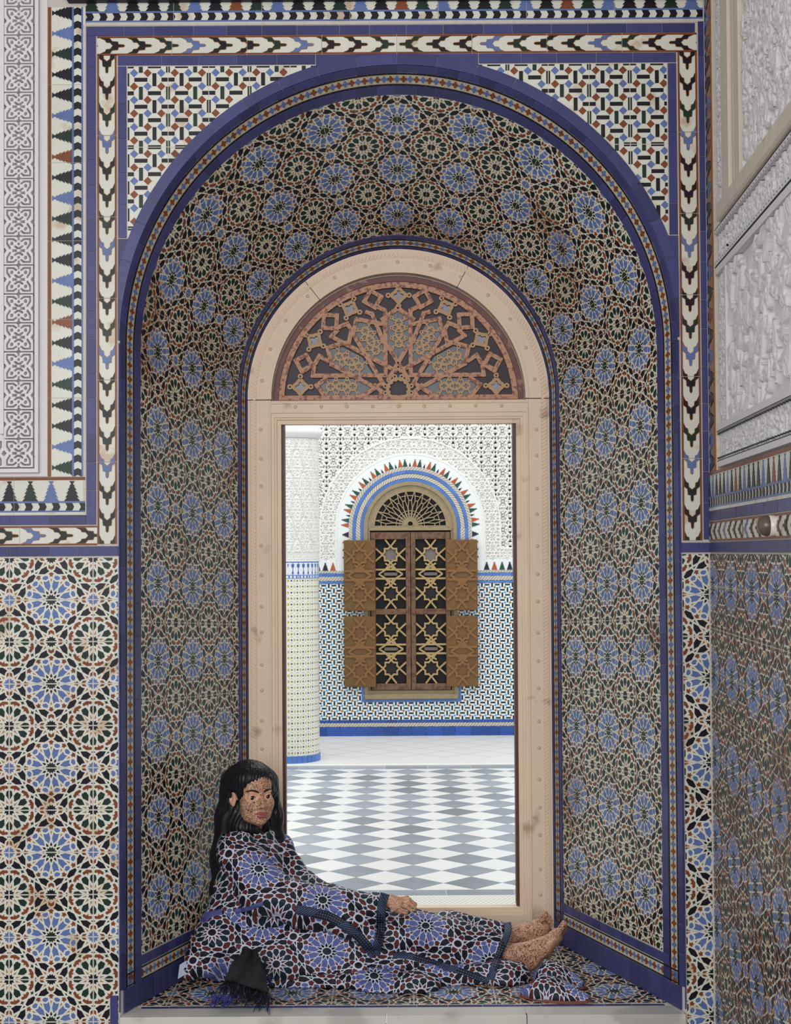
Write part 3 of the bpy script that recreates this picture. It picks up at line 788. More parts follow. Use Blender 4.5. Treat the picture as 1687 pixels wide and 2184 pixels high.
glass([(770,960),(930,930),(1170,1060),(1300,1260),(1050,1270),(800,1130)],'glass_g'); glass([(640,1400),(740,1330),(1050,1330),(1280,1440),(1120,1560),(740,1560)],'glass_g')
def lobed(c,r0,r1,n,amp0,amp1,a0,hh,nm,m='goldcarv'):
    N=8*n; x0,z0=c
    pi=[(x0+r0*(1+amp0*math.cos(n*(2*math.pi*k/N)))*math.cos(2*math.pi*k/N+a0),z0+r0*(1+amp0*math.cos(n*(2*math.pi*k/N)))*math.sin(2*math.pi*k/N+a0)) for k in range(N)]
    po_=[(x0+r1*(1+amp1*math.cos(n*(2*math.pi*k/N)))*math.cos(2*math.pi*k/N+a0),z0+r1*(1+amp1*math.cos(n*(2*math.pi*k/N)))*math.sin(2*math.pi*k/N+a0)) for k in range(N)]
    q=MB(); q.ringslab(FY,pi,po_,-.002,hh,0,True); return q
for (cx,cy,a) in ((1634,290,0),(1025,450,22),(580,850,-57),(400,1430,0)):
    for s_ in ((1,-1) if cx<1600 else (1,)):
        x,z=FX(cx,cy); x*=s_; aa=R(-a)*s_
        q=lobed((x,z),.0155,.030,4,.30,.13,aa,.013,'')
        for k in range(4):
            px,pz=x+.041*math.cos(aa+k*math.pi/2),z+.041*math.sin(aa+k*math.pi/2)
            r_=lobed((px,pz),.0035,.0105,3,0,0,0,.0125+.0002*k+.0003,''); q.add(r_.v,r_.f)
        q.build('quatrefoil',M['goldcarv'],FAN)
        g=MB(); g.prism([(x+.022*math.cos(k*math.pi/6),z+.022*math.sin(k*math.pi/6)) for k in range(12)],FY,-.002,.001); g.build('pane',M['glass_b'],FAN)
x0,z0=0,FC+.046
q=lobed((x0,z0),.034,.046,12,.07,.06,0,.015,'')
for k in range(12):
    a=R(30*k+15)
    if z0+.052*math.sin(a)>FC+.012:
        r_=lobed((x0+.0525*math.cos(a),z0+.0525*math.sin(a)),.0035,.0095,3,0,0,0,.0135,''); q.add(r_.v,r_.f)
q.build('central_rosette',M['goldcarv'],FAN)
# scrollwork in the petals: axis from outer point to inner point
def scroll(A,B):
    for s_ in ((1,-1) if A[0]<1600 else (1,)):
        a,b_=FX(*A),FX(*B); a=(a[0]*s_,a[1]); b_=(b_[0]*s_,b_[1]); L=math.hypot(b_[0]-a[0],b_[1]-a[1]); ux,uz=(b_[0]-a[0])/L,(b_[1]-a[1])/L
        T=lambda u,v:(a[0]+ux*u*L-uz*v*L,a[1]+uz*u*L+ux*v*L)
        q=MB()
        for c,l in ((.20,.10),(.48,.14),(.76,.10)):
            pi=[T(c+l*.72*math.cos(k*math.pi/8),.060*math.sin(k*math.pi/8)) for k in range(16)]
            po_=[T(c+l*1.25*math.cos(k*math.pi/8),.115*math.sin(k*math.pi/8)) for k in range(16)]
            q.ringslab(FY,pi,po_,-.002,.009,0,True)
        for c,dr in ((.06,1),(.34,1),(.34,-1),(.62,1),(.62,-1),(.9,-1)):
            for v in (-1,1):
                pts=[T(c+dr*.10*(1-t),v*(.03+.14*math.sin(t*2.2))) for t in np.linspace(0,1,7)]
                e=pts[-1]; cc=T(c,v*.19)
                q.poly(pts,.0062,FY,-.002,.0085)
                pi=[(cc[0]+.0035*math.cos(k*math.pi/4),cc[1]+.0035*math.sin(k*math.pi/4)) for k in range(8)]; po_=[(cc[0]+.0085*math.cos(k*math.pi/4),cc[1]+.0085*math.sin(k*math.pi/4)) for k in range(8)]
                q.ringslab(FY,pi,po_,-.002,.010,0,True)
        q.build('scrollwork',M['goldcarv'],FAN)
scroll((1634,540),(1634,1000)); scroll((1170,650),(1400,1080)); scroll((800,1010),(1240,1230)); scroll((680,1430),(1170,1430))
# ------------------------------------------------------------------ courtyard
def floor_mat(name,c,nz,vv,dirt=None): return mat(name,base=c,rough=.3,spec=.4,var=vv,noise=nz,nscale=9,dirt=dirt)
M['grey_marble']=floor_mat('grey_veined_marble',srgb(148,156,166),.22,.22)
M['white_marble']=floor_mat('white_marble',srgb(232,234,232),.04,.03)
b=MB(); b.box(-4,4,.98,7.4,.30,ZS-.003); CF=b.build('floor_courtyard',M['white_marble'],kind='structure',label='courtyard floor of grey and white marble squares laid on the diagonal')
DX,DY=.266,.263
proto={}
def diamond(x,y,m,cut):
    pts=[(x-DX/2,y),(x,y-DY/2),(x+DX/2,y),(x,y+DY/2)]
    k=(m,cut)
    if k in proto: o=proto[k].copy(); COL.objects.link(o); o.location=(x,y,ZS); return
    p=clip([(-DX/2+.001,0),(0,-DY/2+.001),(DX/2-.001,0),(0,DY/2-.001)],-9,9,0 if cut<0 else -9,0 if cut>0 else 9)
    q=MB(); q.prism(p,lambda u,v,h:(u,v,h),-.004,.0004); o=q.build('floor_tile',M[m],CF); o.location=(x,y,ZS); proto[k]=o
for j in range(14):
    for i in range(-5,7): diamond(.06+DX*i,1.9016+DY*j,'grey_marble',0)
for j in range(-1,14):
    for i in range(-5,6):
        cy=1.9016+DY*(j+.5); diamond(.06+DX*(i+.5),cy,'white_marble',-1 if j==-1 else (1 if j==13 else 0))
x=-1.6
while x<1.7:
    for y0,y1 in ((1.665,1.765),(5.455,5.60)):
        q=MB(); q.slab(lambda u,v,h:(u,v,ZS+h),x+.002,x+.298,y0,y1,-.003,.0005); q.build('border_slab',M['grey_marble'],CF)
    x+=.30
def dots(t,tc,b_):
    p=t.nodes.new('ShaderNodeSeparateXYZ'); t.links.new(tc.outputs['Object'],p.inputs[0]); x,y=X(t,p.outputs[0]),X(t,p.outputs[1])
    s_=.022; yr=(y/s_).fl(); xx=x/s_+yr*0.5; dx=(xx-xx.fl()-.5)*s_; dy=(y/s_-yr-.5)*s_
    return mix(t,hyp(dx,dy).lt(.0045),srgb(226,226,216),srgb(150,160,170))
M['dots']=mat('small_dot_tiles',rough=.4,spec=.3,fn=dots)
b=MB(); b.slab(lambda u,v,h:(u,v,ZS+h),-1.6,1.6,1.11,1.662,-.003,.0006); b.build('threshold_mosaic',M['dots'],CF)
# raised walk before the far wall with thin diagonal joints
def platf(t,tc,b_):
    p=t.nodes.new('ShaderNodeSeparateXYZ'); t.links.new(tc.outputs['Object'],p.inputs[0]); x,y=X(t,p.outputs[0]),X(t,p.outputs[1])
    a=(x+y)/.33; c=(x-y)/.33; l=(a-a.rnd()).abs().mn((c-c.rnd()).abs())
    return mix(t,l.lt(.018)*y.gt(5.93),srgb(236,236,232),srgb(186,190,192))
M['walk']=mat('white_walk_slabs',rough=.35,spec=.3,fn=platf)
b=MB(); b.slab(lambda u,v,h:(u,v,ZS+h),-2.6,2.6,5.602,7.22,-.003,.012,1,1,0,.004); b.build('floor_walk',M['walk'],kind='structure')
FY0=7.22
def FW(x,z,h): return (x,FY0-h,z)
WB=.45
def basket(t,tc,b_):
    p=t.nodes.new('ShaderNodeSeparateXYZ'); t.links.new(tc.outputs['Object'],p.inputs[0]); x,z=X(t,p.outputs[0])/.0415,X(t,p.outputs[2])/.0415
    i,j=x.rnd(),z.rnd(); dx,dz=(x-i).abs(),(z-j).abs(); par=(i+j).par()
    i2,j2=x.fl(),z.fl(); ex,ez=(x-i2-.5).abs(),(z-j2-.5).abs(); p2=(i2+j2).par()
    d=(dx+dz).lt(.30)
    bh=ex.lt(.47)*ez.lt(.17); bv=ez.lt(.47)*ex.lt(.17); bar_=bh*p2+bv*(1.0-p2)
    c=mix(t,d,srgb(232,238,238),mix(t,par,srgb(120,170,216),srgb(170,120,80)))
    return mix(t,bar_,c,mix(t,(i2.par()),srgb(32,40,52),srgb(36,66,60)))
M['basket']=mat('small_basket_mosaic',rough=.3,spec=.3,fn=basket)
def twist(t,tc,b_):
    p=t.nodes.new('ShaderNodeSeparateXYZ'); t.links.new(tc.outputs['Object'],p.inputs[0]); x,z=X(t,p.outputs[0]),X(t,p.outputs[2])
    dx,dz=x-.106,z-2.145; rr=hyp(dx,dz); up=z.gt(2.145); ln=dx.atan2(dz)*.45; side=z.gt(1.80)
    along=x*(1.0-side)+z*side*(1.0-up)+ln*up; ac=z*(1.0-side)+dx.abs()*side*(1.0-up)+rr*up
    a=(along-ac*0.9)/.024; f=a-a.fl()
    c=mix(t,f.lt(.22),srgb(226,226,214),srgb(70,60,56)); return mix(t,f.gt(.62)*f.lt(.8),c,srgb(150,90,60))
M['twist']=mat('twisted_rope_tiles',rough=.35,spec=.3,fn=twist)
b=MB(); b.slab(FW,-3,3,.3,4.6,-.2,-.03); b.slab(FW,-3,-.27,.3,1.80,-.03,0); b.slab(FW,.48,3,.3,1.80,-.03,0); b.slab(FW,-.27,.48,.3,.78,-.03,0)
WFAR=b.build('wall_far',M['basket'],kind='structure',label='far courtyard wall with basket pattern mosaic below and white carved plaster above')
def farstrip(z0,z1,m,nm,h=.004,x0=-2,x1=2,pitch=None,hole=(-.22,.43)):
    for a,b_ in ((x0,hole[0]),(hole[1],x1)) if hole else ((x0,x1),):
        if pitch: 
            brick_row(FW,a,b_,z0,z1,pitch,WFAR,m=m,h=h,name=nm,jit=.2,gap=.002)
        else:
            q=MB(); q.slab(FW,a,b_,z0,z1,-.01,h); q.build(nm,M[m],WFAR)
M['blue2']=mat('bright_blue_glaze',base=srgb(84,124,196),rough=.3,spec=.3,var=.12,noise=.1,nscale=15)
M['blue3']=mat('skirting_blue_glaze',base=srgb(48,84,160),rough=.3,spec=.3,var=.22,noise=.1,nscale=15)
farstrip(.452,.535,'blue3','skirting_tile',.012,pitch=.118,hole=None)
farstrip(.538,.566,'twist','rope_border',.006,hole=None)
farstrip(.568,.592,'blue3','edging_tile',.006,pitch=.10,hole=None)
farstrip(1.695,1.717,'blue2','edging_tile',.005,pitch=.10); farstrip(1.719,1.752,'twist','rope_border',.004)
farstrip(1.754,1.780,'blue2','edging_tile',.005,pitch=.10); farstrip(1.782,1.800,'twist','rope_border',.004)
# merlons on the far wall
WX,WZ=.106,2.145
M['white2']=mat('courtyard_white_tile',base=srgb(236,240,240),rough=.35,spec=.3,noise=.03)
q=MB(); q.slab(FW,-2,WX-.601,1.80,1.885,-.03,.002); q.slab(FW,WX+.601,2,1.80,1.885,-.03,.002)
q.build('merlon_ground',M['white2'],WFAR)
q=MB()
pi=[(WX-.328,1.74)]+[(WX-.328*math.cos(math.pi*i/40),WZ+.328*math.sin(math.pi*i/40)) for i in range(41)]+[(WX+.328,1.74)]
po_=[(WX-.60,1.74)]+[(WX-.60*math.cos(math.pi*i/40),WZ+.60*math.sin(math.pi*i/40)) for i in range(41)]+[(WX+.60,1.74)]
q.ringslab(FW,pi,po_,-.03,.002); q.build('arch_ground',M['white2'],WFAR)
def tree_at(o,dirn,c,H=.060,W=.026):
    t_=tree(0,0,1,W); ux,uz=dirn
    pts=[(o[0]+ux*v*H+uz*u,o[1]+uz*v*H-ux*u) for u,v in t_]
    q=MB(); q.prism(pts,FW,.002,.006,0); q.build('merlon',M[c],WFAR)
M['orange']=mat('orange_glaze',base=srgb(176,92,56),rough=.3,spec=.3); M['green2']=mat('bottle_green_glaze',base=srgb(40,84,72),rough=.3,spec=.3)
M['ink']=mat('ink_glaze',base=srgb(38,42,62),rough=.3,spec=.3)
cs=['ink','orange','green2']
for i in range(-34,35):
    a=R(i*4.35)
    m_=cs[i%3]
    if abs(i)<=20: tree_at((WX+.502*math.sin(a),WZ+.502*math.cos(a)),(math.sin(a),math.cos(a)),m_,.060 if m_!='ink' else .03,.021 if m_!='ink' else .009)
for k in range(4):
    for sd in (-1,1): tree_at((WX+sd*.502,WZ-.05-.062*k),(sd,0),cs[k%3],.05)
i=0
x=-1.9
while x<1.9:
    if abs(x-WX)>.60: tree_at((x,1.803),(0,1),cs[i%3],.062,.025)
    x+=.0625; i+=1
def ringpart(r0,r1,h,m,nm,seg=1,tail=None,gap=0):
    for k in range(seg):
        a0,a1=math.pi*k/seg+gap,math.pi*(k+1)/seg-gap; n=max(2,40//seg)
        q=MB(); P_=lambda r:[(WX-r*math.cos(a0+(a1-a0)*i/n),WZ+r*math.sin(a0+(a1-a0)*i/n)) for i in range(n+1)]
        q.ringslab(FW,P_(r0),P_(r1),-.01,h); q.build(nm,M[m],WFAR)
    if tail:
        for sd in (-1,1):
            n=max(1,round((WZ-tail)/.1)) if seg>1 else 1
            for k in range(n):
                z0,z1=tail+(WZ-tail)*k/n,tail+(WZ-tail)*(k+1)/n
                q=MB(); q.slab(FW,*sorted((WX+sd*r0,WX+sd*r1)),z0+gap*.3,z1-gap*.3,-.01,h); q.build(nm,M[m],WFAR)
ringpart(.472,.498,.005,'twist','rope_border',1,1.79); ringpart(.445,.471,.008,'blue2','edging_tile',15,1.79,.003)
ringpart(.408,.443,.006,'twist','rope_border',1,1.79); ringpart(.380,.406,.008,'blue2','edging_tile',14,1.79,.003)
ringpart(.443,.4455,.0085,'green2','green_fillet'); ringpart(.406,.4085,.0085,'green2','green_fillet')
# carved plaster (one ornamental module, mirrored and repeated)
mod_n=48
mu,mv=np.meshgrid(np.linspace(0,.075,mod_n),np.linspace(0,.075,mod_n))
modh=leaves(mu,mv,.028,21,3.2)
def modular(u,v,P=.115,mh=None):
    mh=modh if mh is None else mh
    a=np.abs(((u/P)%1.0)-.5)*2; c=np.abs(((v/P)%1.0)-.5)*2
    return mh[np.clip((c*(mod_n-1)).astype(int),0,mod_n-1),np.clip((a*(mod_n-1)).astype(int),0,mod_n-1)]
def far_h(u,v):
    r=np.hypot(u-WX,np.maximum(v-WZ,0)); h=-.030+.032*modular(u,v)
    band=(r>.60)&(r<.735); h=np.where(band,-.014+.016*modular(u+.03,v+.02,.085),h)
    for rr in (.605,.735,.60): h=np.where(np.abs(r-rr)<.008,.004,h)
    h=np.where((v<1.97)&(r>.735),-.010+.012*modular(u,v+.02,.085),h); h=np.where((np.abs(v-1.975)<.007)&(r>.735),.004,h)
    return h
def npFW(x,z,h): return (x,FY0-h,z)
def far_keep(name,u0,u1,v0,v1,res):
    nu,nv=int((u1-u0)/res),int((v1-v0)/res)
    uu,vv=np.meshgrid(np.linspace(u0,u1,nu+1),np.linspace(v0,v1,nv+1)); h=far_h(uu,vv)
    P=np.stack([uu,FY0-h,vv],-1).reshape(-1,3); I,Jg=np.meshgrid(np.arange(nu),np.arange(nv)); a=(Jg*(nu+1)+I).ravel()
    r=np.hypot(uu-WX,np.maximum(vv-WZ,0)).ravel()
    F_=np.stack([a,a+1,a+nu+2,a+nu+1],1); F_=F_[r[F_].min(1)>.594]
    npmesh('carved_plaster',P,F_,M['stucco_far'],WFAR,True)
far_keep('c',-1.15,1.25,1.885,3.25,.0042)
q=MB(); q.slab(FW,-2,2,1.885,4.5,-.03,-.029)
# ------------------------------------------------------------------ far window
M['oldwood']=mat('weathered_ochre_wood',base=srgb(150,134,104),rough=.7,noise=.3,nscale=30)
M['brownwood']=mat('worn_painted_brown_wood',base=srgb(112,82,60),rough=.6,noise=.3,nscale=40,dirt=(srgb(84,46,30),30,.5,.8))
M['shutter']=mat('golden_brown_shutter_wood',base=srgb(112,80,38),rough=.5,noise=.25,nscale=25,dirt=(srgb(98,58,32),9,.6,.4))
M['shutrel']=mat('light_gold_relief_wood',base=srgb(128,90,46),rough=.45,noise=.2,nscale=30)
M['lattice']=mat('pale_lattice_wood',base=srgb(172,146,98),rough=.55,noise=.2,nscale=40)
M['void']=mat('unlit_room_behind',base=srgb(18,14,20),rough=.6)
M['rust_pane']=mat('rusty_mesh_pane',base=srgb(120,112,110),rough=.7,noise=.4,nscale=60)
FWN=empty('arched_window',(WX,FY0,ZS),label='arched wooden window in the far wall with pierced fanlight and open lattice doors',cat='window')
FWN.location=(0,0,0)
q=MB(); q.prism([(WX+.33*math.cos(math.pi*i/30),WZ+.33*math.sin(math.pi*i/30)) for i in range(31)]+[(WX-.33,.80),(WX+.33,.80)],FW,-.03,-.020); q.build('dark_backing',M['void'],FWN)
def wring(r0,r1,h0,h1,m,nm,zt=.80):
    P_=lambda r:[(WX-r,zt)]+[(WX-r*math.cos(math.pi*i/40),WZ+r*math.sin(math.pi*i/40)) for i in range(41)]+[(WX+r,zt)]
    q=MB(); q.ringslab(FW,P_(r0),P_(r1),h0,h1); q.build(nm,M[m],FWN)
wring(.350,.380,-.02,.018,'oldwood','outer_frame'); wring(.330,.352,-.02,.006,'oldwood','inner_frame')
q=MB(); q.slab(FW,WX-.38,WX+.38,.760,.80,-.01,.03,1,1,0,.004); q.slab(FW,WX-.36,WX+.36,.80,.83,-.01,.012); q.build('sill',M['oldwood'],FWN)
brick_row(FW,WX-.405,WX+.405,.735,.757,.10,WFAR,m='blue2',h=.006); 
for sd in (-1,1): brick_row(lambda u,v,h:FW(v,u,h),.757,.86,*sorted((WX+sd*.384,WX+sd*.404)),.1,WFAR,m='blue2',h=.006)
q=MB(); q.slab(FW,WX-.335,WX+.335,2.125,2.150,-.01,.022,1,1,0,.003); q.build('transom',M['oldwood'],FWN)
# pierced fanlight: radial strapwork
q=MB(); cz=2.152
P_=lambda r:[(WX-r*math.cos(math.pi*i/32),cz+r*math.sin(math.pi*i/32)) for i in range(33)]
q.ringslab(FW,P_(.290),P_(.328),-.015,.004); q.slab(FW,WX-.3,WX+.3,cz-.002,cz+.014,-.015,.0035)
c0=(WX,cz+.028)
def pol(r,a): return (WX+r*math.cos(R(a)),cz+.02+r*math.sin(R(a)))
q.ringslab(FW,[(c0[0]+.020*math.cos(k*math.pi/8),c0[1]+.020*math.sin(k*math.pi/8)) for k in range(16)],[(c0[0]+.030*math.cos(k*math.pi/8),c0[1]+.030*math.sin(k*math.pi/8)) for k in range(16)],-.015,.006,0,True)
for k in range(13):
    a=k*15
    q.bar(pol(.03,a+0),pol(.14,a+7),.0075,FW,-.015,.003); q.bar(pol(.03,a),pol(.14,a-7),.0075,FW,-.015,.0032)
    q.bar(pol(.14,a+7),pol(.20,a+3),.0075,FW,-.015,.0034); q.bar(pol(.14,a-7),pol(.20,a-3),.0075,FW,-.015,.0036)
    q.bar(pol(.20,a+3),pol(.285,a+7.5),.0075,FW,-.015,.003); q.bar(pol(.20,a-3),pol(.285,a-7.5),.0075,FW,-.015,.0032)
    q.bar(pol(.20,a+3),pol(.20,a-3),.008,FW,-.015,.0038); q.bar(pol(.24,a-7),pol(.24,a+7),.007,FW,-.015,.0028)
    q.bar(pol(.09,a-5),pol(.09,a+5),.005,FW,-.015,.0028); q.bar(pol(.115,a-5),pol(.115,a+5),.005,FW,-.015,.0029)
q.build('fanlight_lattice',M['oldwood'],FWN)
# door leaves
def star8(cx,cz_,r,a0=0): return [(cx+(r if k%2==0 else r*.765)*math.cos(R(22.5*k)+a0),cz_+(r if k%2==0 else r*.765)*math.sin(R(22.5*k)+a0)) for k in range(16)]
def starpanel(q,xf,x0,x1,z0,z1,w,h0,h1,m=0):
    cx=(x0+x1)/2; W=(x1-x0)/2; H=z1-z0; r=W*.56
    for cz_ in (z0+H*.22,z1-H*.22):
        s_=star8(cx,cz_,r); q.poly(s_,w,xf,h0,h1,m,True)
        for sx in (-1,1):
            for sz in (-1,1):
                q.bar((cx+sx*r*.95,cz_),(cx+sx*W,cz_+sz*W*.42),w,xf,h0,h1-.0006,m)
                q.bar((cx,cz_+sz*r*.95),(cx+sx*W*.36,cz_+sz*W*1.0),w,xf,h0,h1-.0009,m)
    cz_=(z0+z1)/2
    for sz in (-1,1):
        q.bar((x0,cz_+sz*H*.065),(x1,cz_+sz*H*.065),w*1.1,xf,h0,h1,m)
        for sx in (-1,1):
            q.bar((cx+sx*W*.80,cz_),(cx-sx*W*.36,cz_+sz*H*.155),w,xf,h0,h1+.0007,m)
# door centre stiles and rails
for sd in (-1,1):
    lf=MB()
    xa,xb=WX+sd*.016,WX+sd*.332
    def sl(x0,x1,z0,z1,h=.030): lf.slab(FW,*sorted((x0,x1)),z0,z1,-.004,h,1,1,0,.003)
    sl(WX+sd*.002,WX+sd*.040,.835,2.112); sl(WX+sd*.284,WX+sd*.322,.835,2.112,.029)
    sl(WX+sd*.040,WX+sd*.284,2.055,2.112,.0295); sl(WX+sd*.040,WX+sd*.284,1.445,1.490,.0295); sl(WX+sd*.040,WX+sd*.284,.835,.885,.0295)
    L=lf.build('door_leaf',M['brownwood'],FWN)
    for z0,z1 in ((1.490,2.055),(.885,1.445)):
        q=MB(); starpanel(q,FW,*sorted((WX+sd*.040,WX+sd*.284)),z0,z1,.0135,.004,.022); q.build('lattice_panel',M['lattice'],L)
        cx=WX+sd*.162; H=z1-z0
        for k,cz_ in enumerate((z0+H*.22,z1-H*.22)):
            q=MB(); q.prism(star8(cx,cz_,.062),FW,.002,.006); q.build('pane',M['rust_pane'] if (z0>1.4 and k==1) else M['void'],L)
        q=MB(); q.slab(FW,cx-.055,cx+.055,(z0+z1)/2-.013,(z0+z1)/2+.013,.002,.006); q.build('pane',M['rust_pane'],L)
# four folded back shutters, swung out a little from the wall
sh=['upper left','upper right','lower left','lower right']
k=0
for z0,z1 in ((1.477,2.049),(.862,1.431)):
    for sd in (-1,1):
        x0,x1=sorted((WX+sd*.287,WX+sd*.541))
        S=empty('shutter',(0,0,0),label='%s of the four golden brown star carved shutters folded back beside the far window'%sh[k],cat='shutter',group='folded shutters of the far window')
        k+=1
        xo=FW
        def xo(u,v,h,sd=sd,x0=x0,x1=x1): 
            return FW(u,v,h+.035)
        q=MB(); q.slab(xo,x0,x1,z0,z1,-.004,.018,1,1,0,.003,back=True); q.build('board',M['shutter'],S)
        q=MB(); starpanel(q,xo,x0+.008,x1-.008,z0+.012,z1-.012,.018,.018,.028)
        q.build('star_relief',M['shutrel'],S)
# ------------------------------------------------------------------ column
CXc,CYc,CRc=-.778,5.87,.208
CO=empty('column',(CXc,CYc,ZS),label='round white column with mosaic lower shaft standing left of the doorway view',cat='column')
def colmat(t,tc,b_):
    p=t.nodes.new('ShaderNodeSeparateXYZ'); t.links.new(tc.outputs['Object'],p.inputs[0]); x,y,z=[X(t,p.outputs[k]) for k in range(3)]
    a=x.atan2(y)*(CRc/.042); v=z/.042; 
    i,j=a.rnd(),v.rnd(); d=(a-i).abs().mx((v-j).abs()); par=(i+j).par()
    u=(a-a.fl()-.5).abs(); w_=(v-v.fl()-.5).abs()
    c=mix(t,(u.lt(.13))*w_.gt(.30),srgb(232,232,222),srgb(200,182,110)); c=mix(t,(w_.lt(.10))*u.gt(.33),c,srgb(214,200,150))
    return mix(t,hyp(a-i,v-j).lt(.15)*1.0,c,mix(t,par,srgb(52,66,130),srgb(120,120,80)))
M['colmosaic']=mat('yellow_dotted_column_mosaic',rough=.3,spec=.3,fn=colmat)
def colband(t,tc,b_):
    p=t.nodes.new('ShaderNodeSeparateXYZ'); t.links.new(tc.outputs['Object'],p.inputs[0]); x,y,z=[X(t,p.outputs[k]) for k in range(3)]
    a=x.atan2(y)*(CRc/.040); f=(a-a.fl()-.5).abs(); h=z-1.315
    tri=f.lt(.06+.0) .mx(f.lt(h*-6.0+.42)*h.lt(.07)*h.gt(.035)).mx(f.lt(h*4.0-.12)*h.gt(.08)*h.lt(.105))
    base=mix(t,tri,srgb(228,232,234),srgb(74,100,170)); l1=((h-.118).abs().lt(.004)).mx((h-.002).abs().lt(.003)).mx((h-.026).abs().lt(.003))
    g=mix(t,l1,base,srgb(96,132,196)); a2=a*1.5; return mix(t,(h.lt(.022))*(h.gt(.006))*((a2-a2.fl()).lt(.45)),g,srgb(88,120,190))
M['colband']=mat('blue_merlon_column_band',rough=.3,spec=.3,fn=colband)
q=MB(); q.lathe([(CRc-.004,.0),(CRc,.046),(CRc,1.315)],n=64); q.build('mosaic_shaft',M['colmosaic'],CO,smooth=True)
q=MB(); q.lathe([(CRc,1.315),(CRc,1.437)],n=64); q.build('tile_band',M['colband'],CO,smooth=True)
for i in range(34):
    a0,a1=2*math.pi*i/34+.006,2*math.pi*(i+1)/34-.006
    if math.sin((a0+a1)/2)>.35: continue
    q=MB(); q.slab(lambda u,v,h:((CRc+h)*math.cos(u),(CRc+h)*math.sin(u),v),a0,a1,.002,.062,-.004,.006,2,1); q.build('base_tile',M['blue2'],CO)
nu,nv=260,330
uu,vv=np.meshgrid(np.linspace(math.pi*.95,math.pi*2.05,nu+1),np.linspace(1.437,2.315,nv+1))
ms=np.hypot(np.sin(uu*CRc*math.pi/.055),0)
pz=(vv-1.437)/.16; leafy=np.abs(np.sin(uu*CRc*math.pi/.11+ (np.floor(pz)%2)*math.pi/2))-(pz%1)
hh=.002+.006*modular(uu*CRc,vv,.075)*(np.abs(leafy)>.10)-.003*(np.abs(leafy)<.05)
hh=np.where((vv<1.50)|(np.abs((vv-1.437)%.22-.11)<.0),.001+.004*modular(uu*CRc,vv,.05),hh)
Pm=np.stack([(CRc-.003+hh)*np.cos(uu),(CRc-.003+hh)*np.sin(uu),vv],-1).reshape(-1,3); I,Jg=np.meshgrid(np.arange(nu),np.arange(nv)); a=(Jg*(nu+1)+I).ravel()
npmesh('carved_shaft',Pm,np.stack([a,a+1,a+nu+2,a+nu+1],1),M['stucco_far'],CO,True)
q=MB(); q.lathe([(CRc-.012,1.437),(CRc-.012,2.33)],n=48); q.build('core',M['stucco_far'],CO,smooth=True)
q=MB(); q.lathe([(CRc-.006,2.312),(CRc+.012,2.330),(CRc+.026,2.350),(CRc+.030,2.368),(CRc+.022,2.388),(CRc+.010,2.400),(CRc+.010,2.75),(CRc+.02,2.8)],n=64); q.build('neck_ring',M['stucco_far'],CO,smooth=True)
#PART3
# ------------------------------------------------------------------ star printed cloth (shader version of the same pattern)
def hull_planes(poly,fold=True):
    pts=sorted(set((round(x,5),round(y,5)) for x,y in poly))
    def half(P_):
        o=[]
        for p in P_:
            while len(o)>1 and (o[-1][0]-o[-2][0])*(p[1]-o[-2][1])-(o[-1][1]-o[-2][1])*(p[0]-o[-2][0])<=1e-9: o.pop()
            o.append(p)
        return o
    h=half(pts)[:-1]+half(pts[::-1])[:-1]; out=[]
    for i in range(len(h)):
        a,b_=h[i],h[(i+1)%len(h)]; L=math.hypot(b_[0]-a[0],b_[1]-a[1]); nx,ny=(b_[1]-a[1])/L,-(b_[0]-a[0])/L
        if fold and ny<-1e-6: continue
        out.append((nx,ny,nx*a[0]+ny*a[1]))
    return out
def inside(x,y,poly,grow=0.002,fold=True):
    d=None
    for nx,ny,c in hull_planes(poly,fold):
        e=x*nx+y*ny-(c+grow); d=e if d is None else d.mx(e)
    return d
